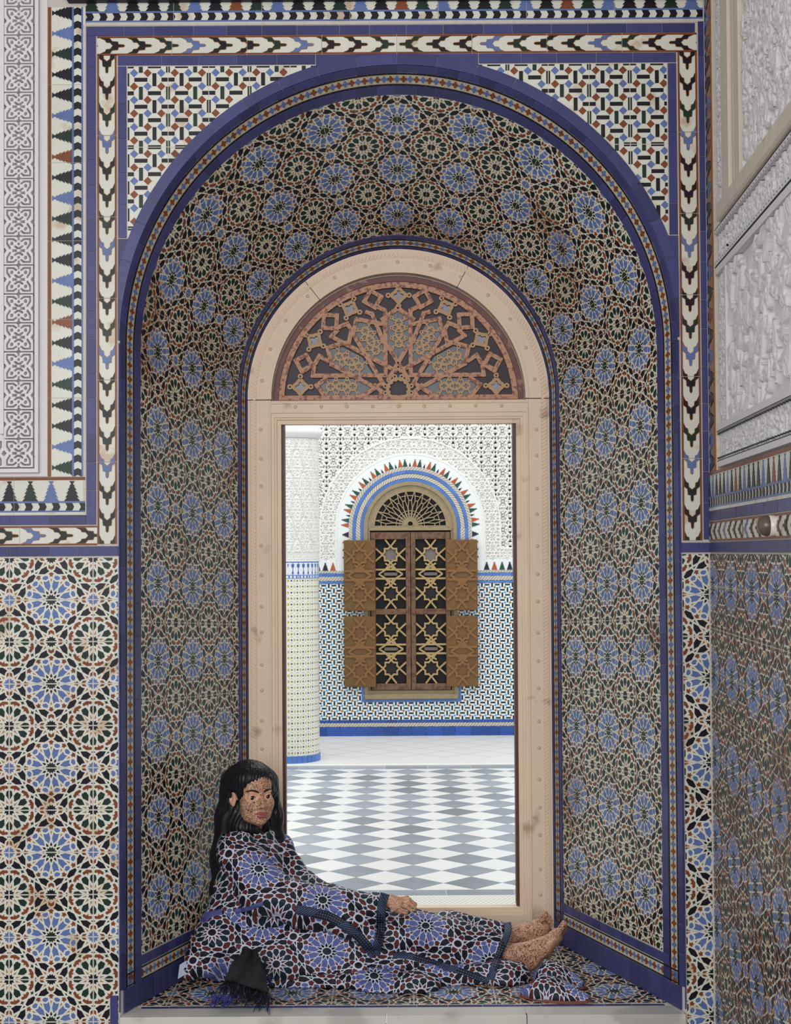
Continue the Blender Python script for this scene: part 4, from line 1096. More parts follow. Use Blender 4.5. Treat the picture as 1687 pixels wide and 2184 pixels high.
def star_cloth(t,tc,b_,cols,P=.255,grow=.0065):
    uv=t.nodes.new('ShaderNodeUVMap'); uv.uv_map='UVMap'
    p=t.nodes.new('ShaderNodeSeparateXYZ'); t.links.new(uv.outputs[0],p.inputs[0]); u,v=X(t,p.outputs[0])/P,X(t,p.outputs[1])/P
    bx,by=(u-u.rnd()).abs(),(v-v.rnd()).abs(); mx_,mn_=bx.mx(by),bx.mn(by)
    K=math.pi/6
    def fold(ax,ay):
        r=hyp(ax,ay); th=ay.atan2(ax); tm=(th-(th/K).rnd()*K).abs(); ph=K/2-tm
        return r,r*tm.cos(),r*tm.sin(),r*ph.cos(),r*ph.sin()
    r,x0,y0,x1,y1=fold(bx,by); rg,gx0,gy0,gx1,gy1=fold(0.5-bx,0.5-by)
    masks={'dark':[],'blue':[],'brown':[],'green':[]}
    masks['green'].append(r-.056); masks['dark'].append(rg-.056)
    for c,a,pl in PB: 
        c='brown' if c=='tan' else c
        masks[c].append(inside(x0 if a==0 else x1,y0 if a==0 else y1,pl,grow))
    for c,a,pl in PG:
        c='brown' if c=='tan' else c
        masks[c].append(inside(gx0 if a==0 else gx1,gy0 if a==0 else gy1,pl,grow))
    a_,b2=0.5-mx_,mn_; A,B=a_.mx(b2),a_.mn(b2)
    masks['brown'].append(inside(A,B,PS[0][2],grow)); masks['dark'].append(inside(A,B,[(.159,.027),(.192,.079),(.191,.149),(.139,.121),(.102,.057)],grow,False))
    masks['dark'].append(inside(mx_,mn_,PD,grow,False)); masks['dark'].append(hyp(a_,b2)-.054); masks['dark'].append(inside(A,B,[(.172,.182),(.187,.188),(.188,.178),(.162,.164)],.004,False)); masks['dark'].append(inside(A,B,[(.059,.072),(.094,.094),(.077,.059),(.067,.058)],.004,False)); masks['green'].append(inside(A,B,[(.182,.172),(.188,.187),(.178,.188),(.164,.162)],.004,False)); masks['brown'].append(inside(A,B,[(.072,.059),(.094,.094),(.059,.077),(.058,.067)],.003,False))
    col=cols['white']
    for k in ('dark','green','blue','brown'):
        d=masks[k][0]
        for e in masks[k][1:]: d=d.mn(e)
        col=mix(t,d.lt(0.0),col,cols[k])
    return col
CL=dict(white=srgb(196,202,220),dark=srgb(26,22,34),green=srgb(26,38,46),blue=srgb(90,98,156),brown=srgb(88,40,38))
M['robe']=mat('star_printed_satin',rough=.6,spec=.25,bump=.5,bscale=13,bdist=.02,fn=lambda t,tc,b_: star_cloth(t,tc,b_,CL))
M['slip']=mat('star_printed_slipper',rough=.6,spec=.25,fn=lambda t,tc,b_: star_cloth(t,tc,b_,CL,P=.20))
def trimfn(t,tc,b_):
    uv=t.nodes.new('ShaderNodeUVMap'); uv.uv_map='UVMap'; p=t.nodes.new('ShaderNodeSeparateXYZ'); t.links.new(uv.outputs[0],p.inputs[0])
    u,v=X(t,p.outputs[0])/.009,X(t,p.outputs[1])/.009; a=u+v; b2=u-v
    i,j=a.fl(),b2.fl(); m=(a-i).lt(.34)*(b2-j).gt(.35)*((i*3.0+j).par().lt(.5).mx((i*0.34).sin().gt(.3)))
    return mix(t,m,srgb(16,16,26),srgb(92,122,186))
M['trim']=mat('woven_dark_blue_trim',rough=.7,fn=trimfn)
M['belt']=mat('periwinkle_sash',base=srgb(80,84,146),rough=.6,noise=.2,nscale=20)
M['black']=mat('black_fringe_yarn',base=srgb(20,20,28),rough=.8,noise=.3,nscale=40)
M['bluey']=mat('blue_fringe_yarn',base=srgb(70,76,140),rough=.7,noise=.4,nscale=40)
M['hair']=mat('black_hair',base=srgb(20,18,24),rough=.42,spec=.35,noise=.4,nscale=60)
def skinfn(t,tc,b_,ink,scale=150,thr=.043):
    n=t.nodes.new('ShaderNodeTexNoise'); n.inputs['Scale'].default_value=scale; n.inputs['Detail'].default_value=1.5; n.inputs['Distortion'].default_value=1.2
    t.links.new(tc.outputs['Object'],n.inputs['Vector'])
    a=t.nodes.new('ShaderNodeAttribute'); a.attribute_name='zone'
    p=t.nodes.new('ShaderNodeSeparateXYZ'); t.links.new(a.outputs['Vector'],p.inputs[0]); lip,plain,dark=[X(t,p.outputs[k]) for k in range(3)]
    m=((X(t,n.outputs[0])-.5).abs().lt(thr)).mx(X(t,n.outputs[0]).lt(.345))*(1.0-plain)
    c=mix(t,m,srgb(218,168,138),ink); c=mix(t,lip,c,srgb(160,88,88)); return mix(t,dark,c,srgb(104,70,50))
M['skin']=mat('henna_patterned_skin',rough=.5,spec=.35,fn=lambda t,tc,b_: skinfn(t,tc,b_,srgb(62,34,28)))
M['eyew']=mat('eye_white',base=srgb(214,204,198),rough=.15); M['iris']=mat('dark_brown_iris',base=srgb(28,18,16),rough=.1)
M['brow']=mat('brow_hair',base=srgb(22,17,20),rough=.6)
# ------------------------------------------------------------------ signed distance modelling
CAMC=np.array([-0.014,-4.87,1.95])
def P3(px,py,y):
    """point of the alcove at depth y seen at photo coordinates px,py"""
    p,r=R(1.55),R(.35); f=np.array([0,math.cos(p),math.sin(p)]); rt=np.array([1.,0,0]); up=np.cross(rt,f)
    r2=rt*math.cos(r)-up*math.sin(r); u2=rt*math.sin(r)+up*math.cos(r)
    d=f+r2*(px-843.5)/3168-u2*(py-1092)/3168; return CAMC+d*((y-CAMC[1])/d[1])
def capsule(p,a,b_,ra,rb):
    a,b_=np.array(a),np.array(b_); ab=b_-a; t=np.clip(((p-a)@ab)/(ab@ab+1e-12),0,1)
    return np.linalg.norm(p-a-t[...,None]*ab,axis=-1)-(ra+(rb-ra)*t)
def ell(p,c,r,rotm=None):
    q=p-np.array(c)
    if rotm is not None: q=q@rotm
    r=np.array(r); k0=np.linalg.norm(q/r,axis=-1); k1=np.linalg.norm(q/(r*r),axis=-1); return k0*(k0-1)/np.maximum(k1,1e-6)
def smin(a,b_,k): h=np.clip(.5+.5*(b_-a)/k,0,1); return b_*(1-h)+a*h-k*h*(1-h)
def smax(a,b_,k): return -smin(-a,-b_,k)
def chain(p,pts,k=.03,d=None):
    for (a,ra),(b_,rb) in zip(pts,pts[1:]):
        e=capsule(p,a,b_,ra,rb); d=e if d is None else smin(d,e,k)
    return d
def surfnet(f,lo,hi,res):
    lo,hi=np.array(lo,float),np.array(hi,float); n=np.ceil((hi-lo)/res).astype(int)+1
    ax=[lo[i]+np.arange(n[i])*res for i in range(3)]
    g=np.stack(np.meshgrid(*ax,indexing='ij'),-1); D=f(g.reshape(-1,3)).reshape(n)
    sg=D<0
    c=np.zeros(n-1,int)
    corners=[(i,j,k) for i in (0,1) for j in (0,1) for k in (0,1)]
    for i,j,k in corners: c+=sg[i:n[0]-1+i,j:n[1]-1+j,k:n[2]-1+k]
    act=(c>0)&(c<8); idx=-np.ones(n-1,int); I=np.argwhere(act); idx[act]=np.arange(len(I))
    acc=np.zeros((len(I),3)); cnt=np.zeros(len(I))
    for a_ in corners:
        for b_ in range(3):
            if a_[b_]==1: continue
            e=list(a_); e[b_]=1
            d0=D[I[:,0]+a_[0],I[:,1]+a_[1],I[:,2]+a_[2]]; d1=D[I[:,0]+e[0],I[:,1]+e[1],I[:,2]+e[2]]
            m=(d0<0)!=(d1<0); t=np.where(m,d0/np.where(m,d0-d1,1),0)
            q=np.array(a_,float)[None]+np.zeros((len(I),3)); q[:,b_]+=t; acc+=q*m[:,None]; cnt+=m
    V_=lo+(I+acc/np.maximum(cnt,1)[:,None])*res
    F_=[]
    for b_ in range(3):
        u,v=(b_+1)%3,(b_+2)%3; sl=[slice(None)]*3; sl2=[slice(None)]*3; sl[b_]=slice(0,-1); sl2[b_]=slice(1,None)
        s0,s1=sg[tuple(sl)],sg[tuple(sl2)]; E_=np.argwhere(s0!=s1)
        E_=E_[(E_[:,u]>0)&(E_[:,v]>0)&(E_[:,u]<n[u]-1)&(E_[:,v]<n[v]-1)]
        q=[]
        for du,dv in ((0,0),(1,0),(1,1),(0,1)):
            e=E_.copy(); e[:,u]-=du; e[:,v]-=dv; q.append(idx[e[:,0],e[:,1],e[:,2]])
        q=np.stack(q,1); fl=s0[E_[:,0],E_[:,1],E_[:,2]]; q[~fl]=q[~fl][:,::-1]; F_.append(q)
    F_=np.concatenate(F_); F_=F_[(F_>=0).all(1)]
    return V_,F_
def vnoise(p,s,seed=0):
    """cheap smooth noise"""
    r=np.random.default_rng(seed); o=0
    for k in range(5):
        d=r.normal(size=3); d/=np.linalg.norm(d); o=o+np.sin((p@d)*s*(.7+.25*k)+r.uniform(0,6.28)+1.3*np.sin((p@np.roll(d,1))*s*.6+r.uniform(0,6)))
    return o/5
def setuv(o,fn):
    me=o.data; co=np.empty(len(me.vertices)*3); me.vertices.foreach_get('co',co); co=co.reshape(-1,3)
    uv=fn(co); li=np.empty(len(me.loops),int); me.loops.foreach_get('vertex_index',li)
    L=me.uv_layers.new(name='UVMap'); L.data.foreach_set('uv',uv[li].ravel())
PER=empty('person',(0,0,0),label='woman with long black hair in star printed robe, seated in the alcove, barefoot',cat='person')
# --- body
HC=P3(537,1695,.50); yaw=R(27); pit=R(4)
cy_,sy_=math.cos(yaw),math.sin(yaw)
Rz=np.array([[cy_,-sy_,0],[sy_,cy_,0],[0,0,1]])      # local -> world, turns the face towards +x
cp,sp_=math.cos(-pit),math.sin(-pit); Rx=np.array([[1,0,0],[0,cp,-sp_],[0,sp_,cp]])
RH=Rz@Rx
def toL(p): return (p-HC)@RH
def toW(p): return HC+RH@np.array(p,float)
def head_d(p):
    q=toL(p); m=q.copy(); m[...,0]=np.abs(m[...,0])
    d=ell(q,(0,.018,.032),(.074,.094,.080)); d=smin(d,ell(q,(0,-.034,-.030),(.056,.056,.074)),.02)
    d=smin(d,ell(q,(0,-.048,.040),(.055,.042,.048)),.02)
    d=smin(d,ell(m,(.034,-.060,-.028),(.026,.024,.026)),.018)
    d=smin(d,ell(m,(.033,-.038,-.066),(.016,.030,.022)),.022)
    d=smin(d,ell(q,(0,-.071,-.087),(.021,.019,.016)),.022)
    d=smin(d,ell(q,(0,-.074,-.060),(.028,.022,.028)),.015)
    d=smin(d,ell(m,(.025,-.080,.016),(.020,.010,.007)),.012)
    d=smax(d,-ell(m,(.030,-.097,-.003),(.017,.014,.0105)),.008)
    d=smin(d,ell(m,(.030,-.0765,-.002),(.0155,.0125,.0125)),.003)      # lids bulge
    d=smax(d,-ell(m,(.030,-.0935,-.0035),(.0140,.0095,.0060)),.0015)     # lid opening
    d=smin(d,capsule(q,(0,-.086,.010),(0,-.108,-.030),.006,.0085),.010)
    d=smin(d,ell(q,(0,-.106,-.033),(.0095,.010,.0085)),.006); d=smin(d,ell(m,(.0115,-.097,-.036),(.0065,.009,.0065)),.005)
    d=smax(d,-ell(m,(.0058,-.104,-.0425),(.0032,.005,.0028)),.002)
    d=smin(d,ell(m,(.007,-.0945,-.0585),(.0145,.0075,.0045)),.003); d=smin(d,ell(q,(0,-.0945,-.0685),(.0175,.0085,.0062)),.0035)
    d=smax(d,-ell(q,(0,-.1035,-.0630),(.022,.006,.0009)),.0015); d=smax(d,-ell(q,(0,-.096,-.080),(.016,.006,.003)),.006)
    e=ell(m-np.array([.070,.006,-.008])-m[...,1:2]*np.array([.35,0,0]),(0,0,0),(.007,.018,.030)); e=smax(e,-ell(m,(.079,.002,-.002),(.0075,.010,.017)),.002)
    d=smin(d,e,.006)
    d=smin(d,capsule(q,(0,.018,-.06),(-.01,.05,-.19),.047,.055),.02)
    return d
def zone_head(V_):
    q=toL(V_); m=q.copy(); m[:,0]=np.abs(m[:,0]); fr=q[:,1]<-.06
    lip=fr&((ell(m,(.007,-.0945,-.0585),(.0165,.011,.0052))<0)|(ell(q,(0,-.0945,-.0685),(.0195,.012,.0068))<0))
    eye=fr&((((m[:,0]-.030)/.024)**2+((q[:,2]-.002)/.017)**2)<1)
    ear=(m[:,0]>.068)&(np.abs(q[:,1]-.008)<.03)
    nk=q[:,2]<-.12
    return np.stack([lip*1.,(lip|eye|ear|nk)*1.,np.zeros(len(V_))],1)
parts=[]
lo,hi=HC-np.array([.115,.135,.19]),HC+np.array([.115,.125,.125]); Vh,Fh=surfnet(head_d,lo,hi,.0021); parts.append((Vh,Fh,zone_head(Vh)))
PEL=P3(497,2010,.50)
def torso_d(p):
    d=chain(p,[(PEL,.115),(P3(505,1925,.52),.078),(P3(525,1850,.52),.085)],.05)
    d=smin(d,capsule(p,P3(512,1822,.44),P3(580,1822,.60),.045,.042),.05); d=smin(d,capsule(p,P3(535,1812,.53),toW((-.01,.05,-.17)),.05,.045),.04)
    d=smin(d,chain(p,[(P3(512,1822,.42),.045),(P3(590,1912,.39),.042),(P3(800,1927,.39),.030)],.03),.03)
    d=smin(d,chain(p,[(P3(584,1820,.60),.042),(P3(650,1905,.60),.042),(P3(730,1930,.56),.030)],.03),.03)
    for y0,y1,e in ((.43,.47,0),(.60,.60,-14)): d=smin(d,chain(p,[(P3(520,2015,y0),.09),(P3(840,1990+e,y1),.06),(P3(1060,2030+e,y1),.040)],.03),.03)
    return d
Vt,Ft=surfnet(torso_d,P3(420,2100,.5)*np.array([1,0,1])+np.array([0,.22,-.05]),np.array([.42,.78,1.02]),.011); parts.append((Vt,Ft,np.concatenate([np.zeros((len(Vt),1)),np.ones((len(Vt),1)),np.zeros((len(Vt),1))],1)))
def hand_d(p):
    d=chain(p,[(P3(795,1926,.39),.026),(P3(826,1921,.385),.0215)],.02)
    d=smin(d,capsule(p,P3(832,1920,.40),P3(853,1922,.405),.020,.016),.015); d=smin(d,capsule(p,P3(832,1925,.37),P3(851,1929,.365),.019,.015),.015)
    for (a,b_,c,r) in (((853,1918,.420),(868,1915,.425),(880,1925,.428),.0078),((855,1923,.403),(872,1919,.405),(886,1929,.408),.0082),
                     ((855,1928,.385),(871,1926,.385),(885,1936,.386),.0080),((853,1932,.366),(867,1933,.366),(878,1943,.366),.0072)):
        d=smin(d,chain(p,[(P3(*a),r*1.15),(P3(*b_),r),(P3(*c),r*.82)],.004),.004)
    d=smin(d,chain(p,[(P3(835,1932,.35),.0115),(P3(850,1941,.338),.0095),(P3(866,1946,.336),.0080)],.006),.006)
    return d
a,b_=P3(795,1975,.33),P3(905,1885,.46); Vh2,Fh2=surfnet(hand_d,np.minimum(a,b_),np.maximum(a,b_),.0021); parts.append((Vh2,Fh2,np.zeros((len(Vh2),3))+np.array([0,.3,0])))
def feet_d(p):
    d=chain(p,[(P3(1020,2034,.47),.040),(P3(1085,2034,.47),.034),(P3(1112,2036,.468),.031)],.02)
    d=smin(d,capsule(p,P3(1112,2036,.468),P3(1131,2052,.47),.030,.0265),.02); d=smin(d,capsule(p,P3(1131,2050,.47),P3(1163,2024,.455),.026,.023),.02)
    d=smin(d,capsule(p,P3(1112,2030,.468),P3(1170,2006,.46),.028,.022),.02); d=smin(d,capsule(p,P3(1163,2022,.455),P3(1188,1998,.452),.023,.021),.015)
    d=smin(d,capsule(p,P3(1170,2005,.485),P3(1186,1990,.49),.020,.018),.012)
    for (a,b_,r) in (((1188,1992,.436),(1203,1969,.432),.0105),((1188,1990,.457),(1205,1975,.456),.0078),((1189,1990,.473),(1206,1979,.472),.0074),((1189,1991,.488),(1205,1984,.488),.0070),((1188,1994,.502),(1201,1989,.503),.0066)):
        d=smin(d,capsule(p,P3(*a),P3(*b_),r*1.1,r),.004)
    e=chain(p,[(P3(1020,1998,.60),.038),(P3(1085,1996,.60),.031),(P3(1118,1990,.60),.029)],.02)
    e=smin(e,capsule(p,P3(1118,1992,.60),P3(1135,2012,.60),.028,.025),.02); e=smin(e,capsule(p,P3(1118,1986,.60),P3(1150,1972,.59),.028,.022),.02)
    e=smin(e,capsule(p,P3(1138,2005,.60),P3(1160,1980,.59),.022,.022),.015)
    for (a,b_,r) in (((1155,1962,.575),(1163,1949,.570),.0105),((1160,1965,.59),(1171,1955,.588),.0078),((1163,1970,.60),(1175,1963,.60),.0074),((1164,1977,.61),(1176,1972,.61),.0070),((1163,1984,.62),(1173,1982,.62),.0066)):
        e=smin(e,capsule(p,P3(*a),P3(*b_),r*1.1,r),.004)
    return np.minimum(d,e)
a,b_=P3(1030,2105,.36),P3(1225,1925,.67); Vf,Ff=surfnet(feet_d,np.minimum(a,b_),np.maximum(a,b_),.0026)
sa,sb=P3(1146,2066,.46),P3(1212,1985,.45); zf=np.zeros((len(Vf),3))+np.array([0,.35,0])
def sole(V_):  # sole of the near foot: beyond the heel-toe line on the +x side
    a,b_=P3(1134,2066,.46),P3(1203,1976,.45); dx,dz=b_[0]-a[0],b_[2]-a[2]; s_=((V_[:,0]-a[0])*dz-(V_[:,2]-a[2])*dx)/math.hypot(dx,dz)
    return (s_>.004)&(V_[:,1]<.53)
sl_=sole(Vf); zf[:,2]=sl_*.75; zf[:,1]=sl_*1.
parts.append((Vf,Ff,zf))
off=0; VV=[];FF=[];ZZ=[]
for v_,f_,z_ in parts: VV.append(v_); FF.append(f_+off); ZZ.append(z_); off+=len(v_)
VV=np.concatenate(VV); ZZ=np.concatenate(ZZ)
VV[:,2]=np.maximum(VV[:,2],ZS+.003); VV[:,0]=np.maximum(VV[:,0],-(FA-SK*VV[:,1]/DEP)+.010)
BODY=npmesh('body',VV,np.concatenate(FF),M['skin'],PER,True)
at=BODY.data.attributes.new('zone','FLOAT_VECTOR','POINT'); at.data.foreach_set('vector',ZZ.ravel())
# eyes
gaze=(CAMC-HC); 
for sx in (-1,1):
    c=toW((sx*.030,-.0768,-.0032)); g=(CAMC-np.array(c)); g/=np.linalg.norm(g)
    q=MB(); n1,n2=28,18; gx=np.cross(g,[0,0,1]); gx/=np.linalg.norm(gx); gz=np.cross(gx,g); ri=.0122
    vs=[];ms=[]
    for i in range(n2+1):
        a=math.pi*i/n2
        for j in range(n1): b2=2*math.pi*j/n1; vs.append(c+ri*(g*math.cos(a)+(gx*math.cos(b2)+gz*math.sin(b2))*math.sin(a)))
    fs=[(i*n1+j,i*n1+(j+1)%n1,(i+1)*n1+(j+1)%n1,(i+1)*n1+j) for i in range(n2) for j in range(n1)]
    q.add(vs,fs,0)
    q.m=[1 if (k//n1)<4 else 0 for k in range(len(fs))]
    q.build('eye',[M['eyew'],M['iris']],PER,True)
from mathutils.bvhtree import BVHTree
def bvh(objs):
    vs=[];fs=[]
    for o in objs:
        b0=len(vs); vs+=[v.co.copy() for v in o.data.vertices]; fs+=[tuple(b0+i for i in p.vertices) for p in o.data.polygons]
    return BVHTree.FromPolygons(vs,fs)
bh=bvh([BODY])
def onhead(x,z,lift=.001):
    o=toW((x,-.2,z)); d=RH@np.array([0,1,0.]); h=bh.ray_cast(Vector(o),Vector(d)); 
    return (h[0]+h[1]*lift*(1 if h[1].dot(Vector(-d))>0 else -1)) if h[0] else Vector(toW((x,-.09,z)))
for sx in (-1,1):
    ts=np.linspace(0,1,12); pts=[onhead(sx*(.0105+.037*t),.0150+.0085*math.sin(t*2.3)-.002*t,.0004) for t in ts]; pts2=[onhead(sx*(.0105+.037*t),.0150+.0085*math.sin(t*2.3)-.002*t+.0028*(1-t*.6),.0004) for t in ts]
    q=MB(); q.tube(pts,[.0019+.0016*math.sin(math.pi*min(t*1.2+.15,1)) for t in ts],6); q.tube(pts2,[.0010+.0012*math.sin(math.pi*min(t*1.1+.1,1)) for t in ts],6); q.build('eyebrow',M['brow'],PER,smooth=True)
    pts=[onhead(sx*(.0175+.026*t),-.0035+.0058*math.sin(math.pi*t)+.0012*t,.0002) for t in ts]
    pts=[Vector(toW((sx*(.0175+.0265*t),-.0835-.0065*math.sin(math.pi*t)+.004*t,-.0035+.0062*math.sin(math.pi*t)+.0010*t))) for t in ts]
    q=MB(); q.tube(pts,[.0008+.0011*math.sin(math.pi*t) for t in ts],6); q.build('eyelash',M['brow'],PER,smooth=True)
# --- hair
def hair_d(p):
    q=toL(p)
    d=ell(q,(0,.020,.038),(.088,.106,.086))
    d=smin(d,ell(q,(-.012,-.036,.064),(.060,.046,.040)),.02)
    d=smin(d,chain(p,[(P3(497,1672,.53),.040),(P3(487,1745,.52),.044),(P3(478,1830,.49),.045),(P3(472,1900,.49),.036),(P3(465,1950,.50),.018)],.03),.04)
    d=smin(d,chain(p,[(P3(512,1720,.50),.034),(P3(520,1765,.47),.040),(P3(545,1790,.50),.038)],.03),.04)
    d=smin(d,chain(p,[(P3(570,1668,.56),.038),(P3(581,1740,.575),.034),(P3(584,1795,.57),.036),(P3(590,1830,.57),.018)],.03),.04)
    d=smin(d,capsule(p,P3(530,1720,.60),P3(535,1800,.58),.075,.06),.05)
    face=ell(q,(.012,-.096,-.036),(.058,.080,.090)); face=smin(face,capsule(q,(.018,-.13,.055),(.02,-.13,-.02),.045,.05),.01)
    part=ell(q,(-.026,-.13,-.018),(.057,.085,.082))
    d=smax(d,-np.minimum(face,part),.010)
    d=smax(d,-ell(q,(-.086,-.012,-.012),(.026,.024,.034)),.008)
    ang=np.arctan2(q[...,0],q[...,1]+.02)
    return d+.0016*np.sin(ang*34+6*q[...,2]*8+2*np.sin(q[...,2]*25))+.0009*np.sin(ang*79+q[...,2]*31)
a,b_=P3(430,1960,.36),P3(625,1600,.72); Vr,Fr=surfnet(hair_d,np.minimum(a,b_),np.maximum(a,b_),.0034)
Vr[:,0]=np.maximum(Vr[:,0],-(FA-SK*Vr[:,1]/DEP)+.006); Vr[:,1]=np.minimum(Vr[:,1],.876)
HAIR=npmesh('hair',Vr,Fr,M['hair'],PER,True)
# --- robe
def folds(p,dirv,freq,amp,seed):
    d=np.array(dirv,float); d/=np.linalg.norm(d); w=vnoise(p,9,seed)*1.6+vnoise(p,21,seed+1)*.5
    s_=np.sin((p@d)*freq+w*2.2); return amp*(1-np.abs(s_))**2*(.6+.5*vnoise(p,7,seed+2))-amp*.4
def upper_d(p):
    d=chain(p,[(PEL+np.array([.015,0,.02]),.140),(P3(514,1932,.50),.102),(P3(530,1858,.50),.108)],.06)
    d=smin(d,capsule(p,P3(507,1812,.42),P3(583,1813,.60),.070,.060),.05)
    d=smin(d,chain(p,[(P3(588,1818,.60),.062),(P3(640,1895,.585),.058),(P3(690,1915,.56),.046),(P3(760,1928,.54),.04)],.03),.03)
    d=smin(d,ell(p,P3(590,1930,.48),(.12,.13,.10)),.05)
    d=smin(d,capsule(p,P3(540,1788,.51),P3(548,1776,.52),.060,.052),.03)
    return d+folds(p,(1,.2,-.5),50,.014,5)+.004*vnoise(p,48,6)
def sleeve_d(p):
    d=chain(p,[(P3(507,1816,.395),.068),(P3(560,1900,.355),.074),(P3(640,1925,.34),.062),(P3(812,1934,.37),.044)],.04)
    d=smin(d,chain(p,[(P3(640,1940,.335),.045),(P3(740,1970,.335),.040),(P3(795,2005,.335),.030)],.03),.05)
    d=smax(d,(p[...,0]-(P3(818,1930,.36)[0]+.02*np.sin(p[...,2]*30))),.006)
    return d+folds(p,(.35,.1,1),52,.013,9)+.005*vnoise(p,52,4)
def skirt_d(p):
    d=chain(p,[(P3(500,2020,.46),.120),(P3(700,2005,.44),.105),(P3(860,1995,.45),.082),(P3(965,2005,.46),.068),(P3(1062,2025,.465),.058)],.04)
    d=smin(d,chain(p,[(P3(520,2000,.60),.11),(P3(850,1985,.59),.078),(P3(965,1990,.59),.062),(P3(1068,2000,.59),.050)],.04),.05)
    d=smin(d,chain(p,[(P3(470,2045,.44),.085),(P3(600,2060,.37),.070),(P3(760,2065,.37),.062),(P3(1035,2068,.44),.040)],.04),.05)
    d=smin(d,chain(p,[(P3(462,2000,.40),.065),(P3(436,2045,.34),.055),(P3(408,2068,.31),.032)],.04),.04)
    d=smin(d,chain(p,[(P3(480,1960,.46),.07),(P3(462,2010,.40),.07)],.04),.04)
    d=smax(d,p[...,0]-(P3(1072,2020,.5)[0]-.55*(ZS+.13-p[...,2])*.5),.006)
    return d+folds(p,(.45,.35,1.),42,.018,13)+.006*vnoise(p,45,8)
def under_d(p):
    z0=ZS
    d=chain(p,[(P3(560,2088,.33)*np.array([1,1,0])+np.array([0,0,z0+.012]),.030),(np.array([-.10,.30,z0+.016]),.038),(np.array([.10,.33,z0+.018]),.040),(np.array([.32,.36,z0+.02]),.036),(np.array([.405,.40,z0+.02]),.030)],.03)
    q=p*np.array([1,1,1.]); d=smin(d,ell(p,(-.02,.27,z0+.01),(.14,.055,.032)),.02); d=smin(d,ell(p,(.05,.27,z0+.012),(.07,.05,.04)),.02)
    d=smin(d,ell(p,(.36,.36,z0+.02),(.085,.07,.045)),.02)
    return d+folds(p,(.5,1,.4),70,.012,17)+.005*vnoise(p,70,9)
def rot2(a,b_,t): return a*math.cos(t)+b_*math.sin(t),-a*math.sin(t)+b_*math.cos(t)
def cloth(name,f,lo,hi,res,org,ang,m='robe',lab=None):
    V_,F_=surfnet(f,np.minimum(lo,hi),np.maximum(lo,hi),res); V_[:,2]=np.maximum(V_[:,2],ZS+.0025); V_[:,0]=np.maximum(V_[:,0],-(FA-SK*V_[:,1]/DEP)+.006)
    o=npmesh(name,V_,F_,M[m],PER,True)
    def uv(co):
        x=co[:,0]-org[0]; z=co[:,2]-org[2]+.6*(co[:,1]-org[1]); x=x+.011*vnoise(co,18,31); z=z+.011*vnoise(co,16,32)
        return np.stack(rot2(x,z,ang),1)
    setuv(o,uv); return o
UP=cloth('robe_bodice',upper_d,P3(425,2030,.30),P3(790,1745,.74),.0055,P3(553,1850,.39),R(-27))
SLV=cloth('sleeve',sleeve_d,P3(440,2070,.22),P3(850,1760,.50),.0050,P3(553,1850,.29),R(-27))
SK_=cloth('skirt',skirt_d,P3(355,2125,.20),P3(1110,1880,.80),.0062,P3(560,1960,.34),R(-28))
UN=cloth('underskirt',under_d,np.array([-.55,.18,ZS-.02]),np.array([.52,.50,.58]),.0055,P3(800,2090,.3),R(20))
cb=bvh([UP,SLV,SK_,UN])
def ribbon(name,pts,width,m,lift=.004,n=60,taper=False,parent=PER):
    """band lying on the clothes along a path"""
    P_=np.array(pts,float); L=np.r_[0,np.cumsum(np.hypot(*np.diff(P_,axis=0).T))]; t=np.linspace(0,L[-1],n)
    cx=np.interp(t,L,P_[:,0]); cy=np.interp(t,L,P_[:,1]); k=np.ones(7)/7
    cx=np.convolve(np.pad(cx,3,'edge'),k,'valid'); cy=np.convolve(np.pad(cy,3,'edge'),k,'valid')
    dx,dy=np.gradient(cx),np.gradient(cy); l=np.hypot(dx,dy)+1e-9; nx,ny=-dy/l,dx/l; rows=7; g=[]
    for j in range(rows):
        o_=(j/(rows-1)-.5)*width; row=[]
        for i in range(n):
            p=P3(cx[i]+nx[i]*o_,cy[i]+ny[i]*o_,0); d=Vector(p-CAMC).normalized(); h=cb.ray_cast(Vector(CAMC),d)
            row.append(np.array(h[0]) if h[0] is not None else None)
        g.append(row)
    dep=np.array([[ (np.nan if v is None else v[1]) for v in r_] for r_ in g]); med=np.nanmedian(dep,0); idx=np.arange(n); ok=~np.isnan(med)
    med=np.interp(idx,idx[ok],med[ok]); md=np.convolve(np.pad(med,4,'edge'),np.ones(9)/9,'valid'); md=np.minimum(md,np.nanmin(dep,0)+.012) if False else md
    V_=[]; U=[]
    for j in range(rows):
        o_=(j/(rows-1)-.5)*width
        for i in range(n):
            y=dep[j,i]; y=md[i] if np.isnan(y) else min(max(y,md[i]-.02),md[i]+.012)
            y-=lift+.002*math.cos((j/(rows-1)-.5)*3); V_.append(P3(cx[i]+nx[i]*o_,cy[i]+ny[i]*o_,y)); U.append((t[i]/600,o_/600))
    F_=[(j*n+i,j*n+i+1,(j+1)*n+i+1,(j+1)*n+i) for j in range(rows-1) for i in range(n-1)]
    o=npmesh(name,np.array(V_),np.array(F_),M[m],parent,True); U=np.array(U); setuv(o,lambda co:U)
    md_=o.modifiers.new('thick','SOLIDIFY'); md_.thickness=.003; md_.offset=0; return o
ribbon('sleeve_trim',[(822,1904),(815,1925),(812,1955),(812,1985),(806,2012),(800,2040)],19,'trim')
ribbon('sleeve_hem_trim',[(628,1938),(665,1946),(700,1954),(735,1973),(768,2000),(800,2040)],20,'trim')
ribbon('skirt_trim',[(1082,1966),(1085,1985),(1074,2012),(1064,2036),(1054,2062),(1046,2092)],15,'trim')
ribbon('skirt_trim',[(835,2036),(880,2040),(925,2054),(985,2072),(1045,2094)],13,'trim')
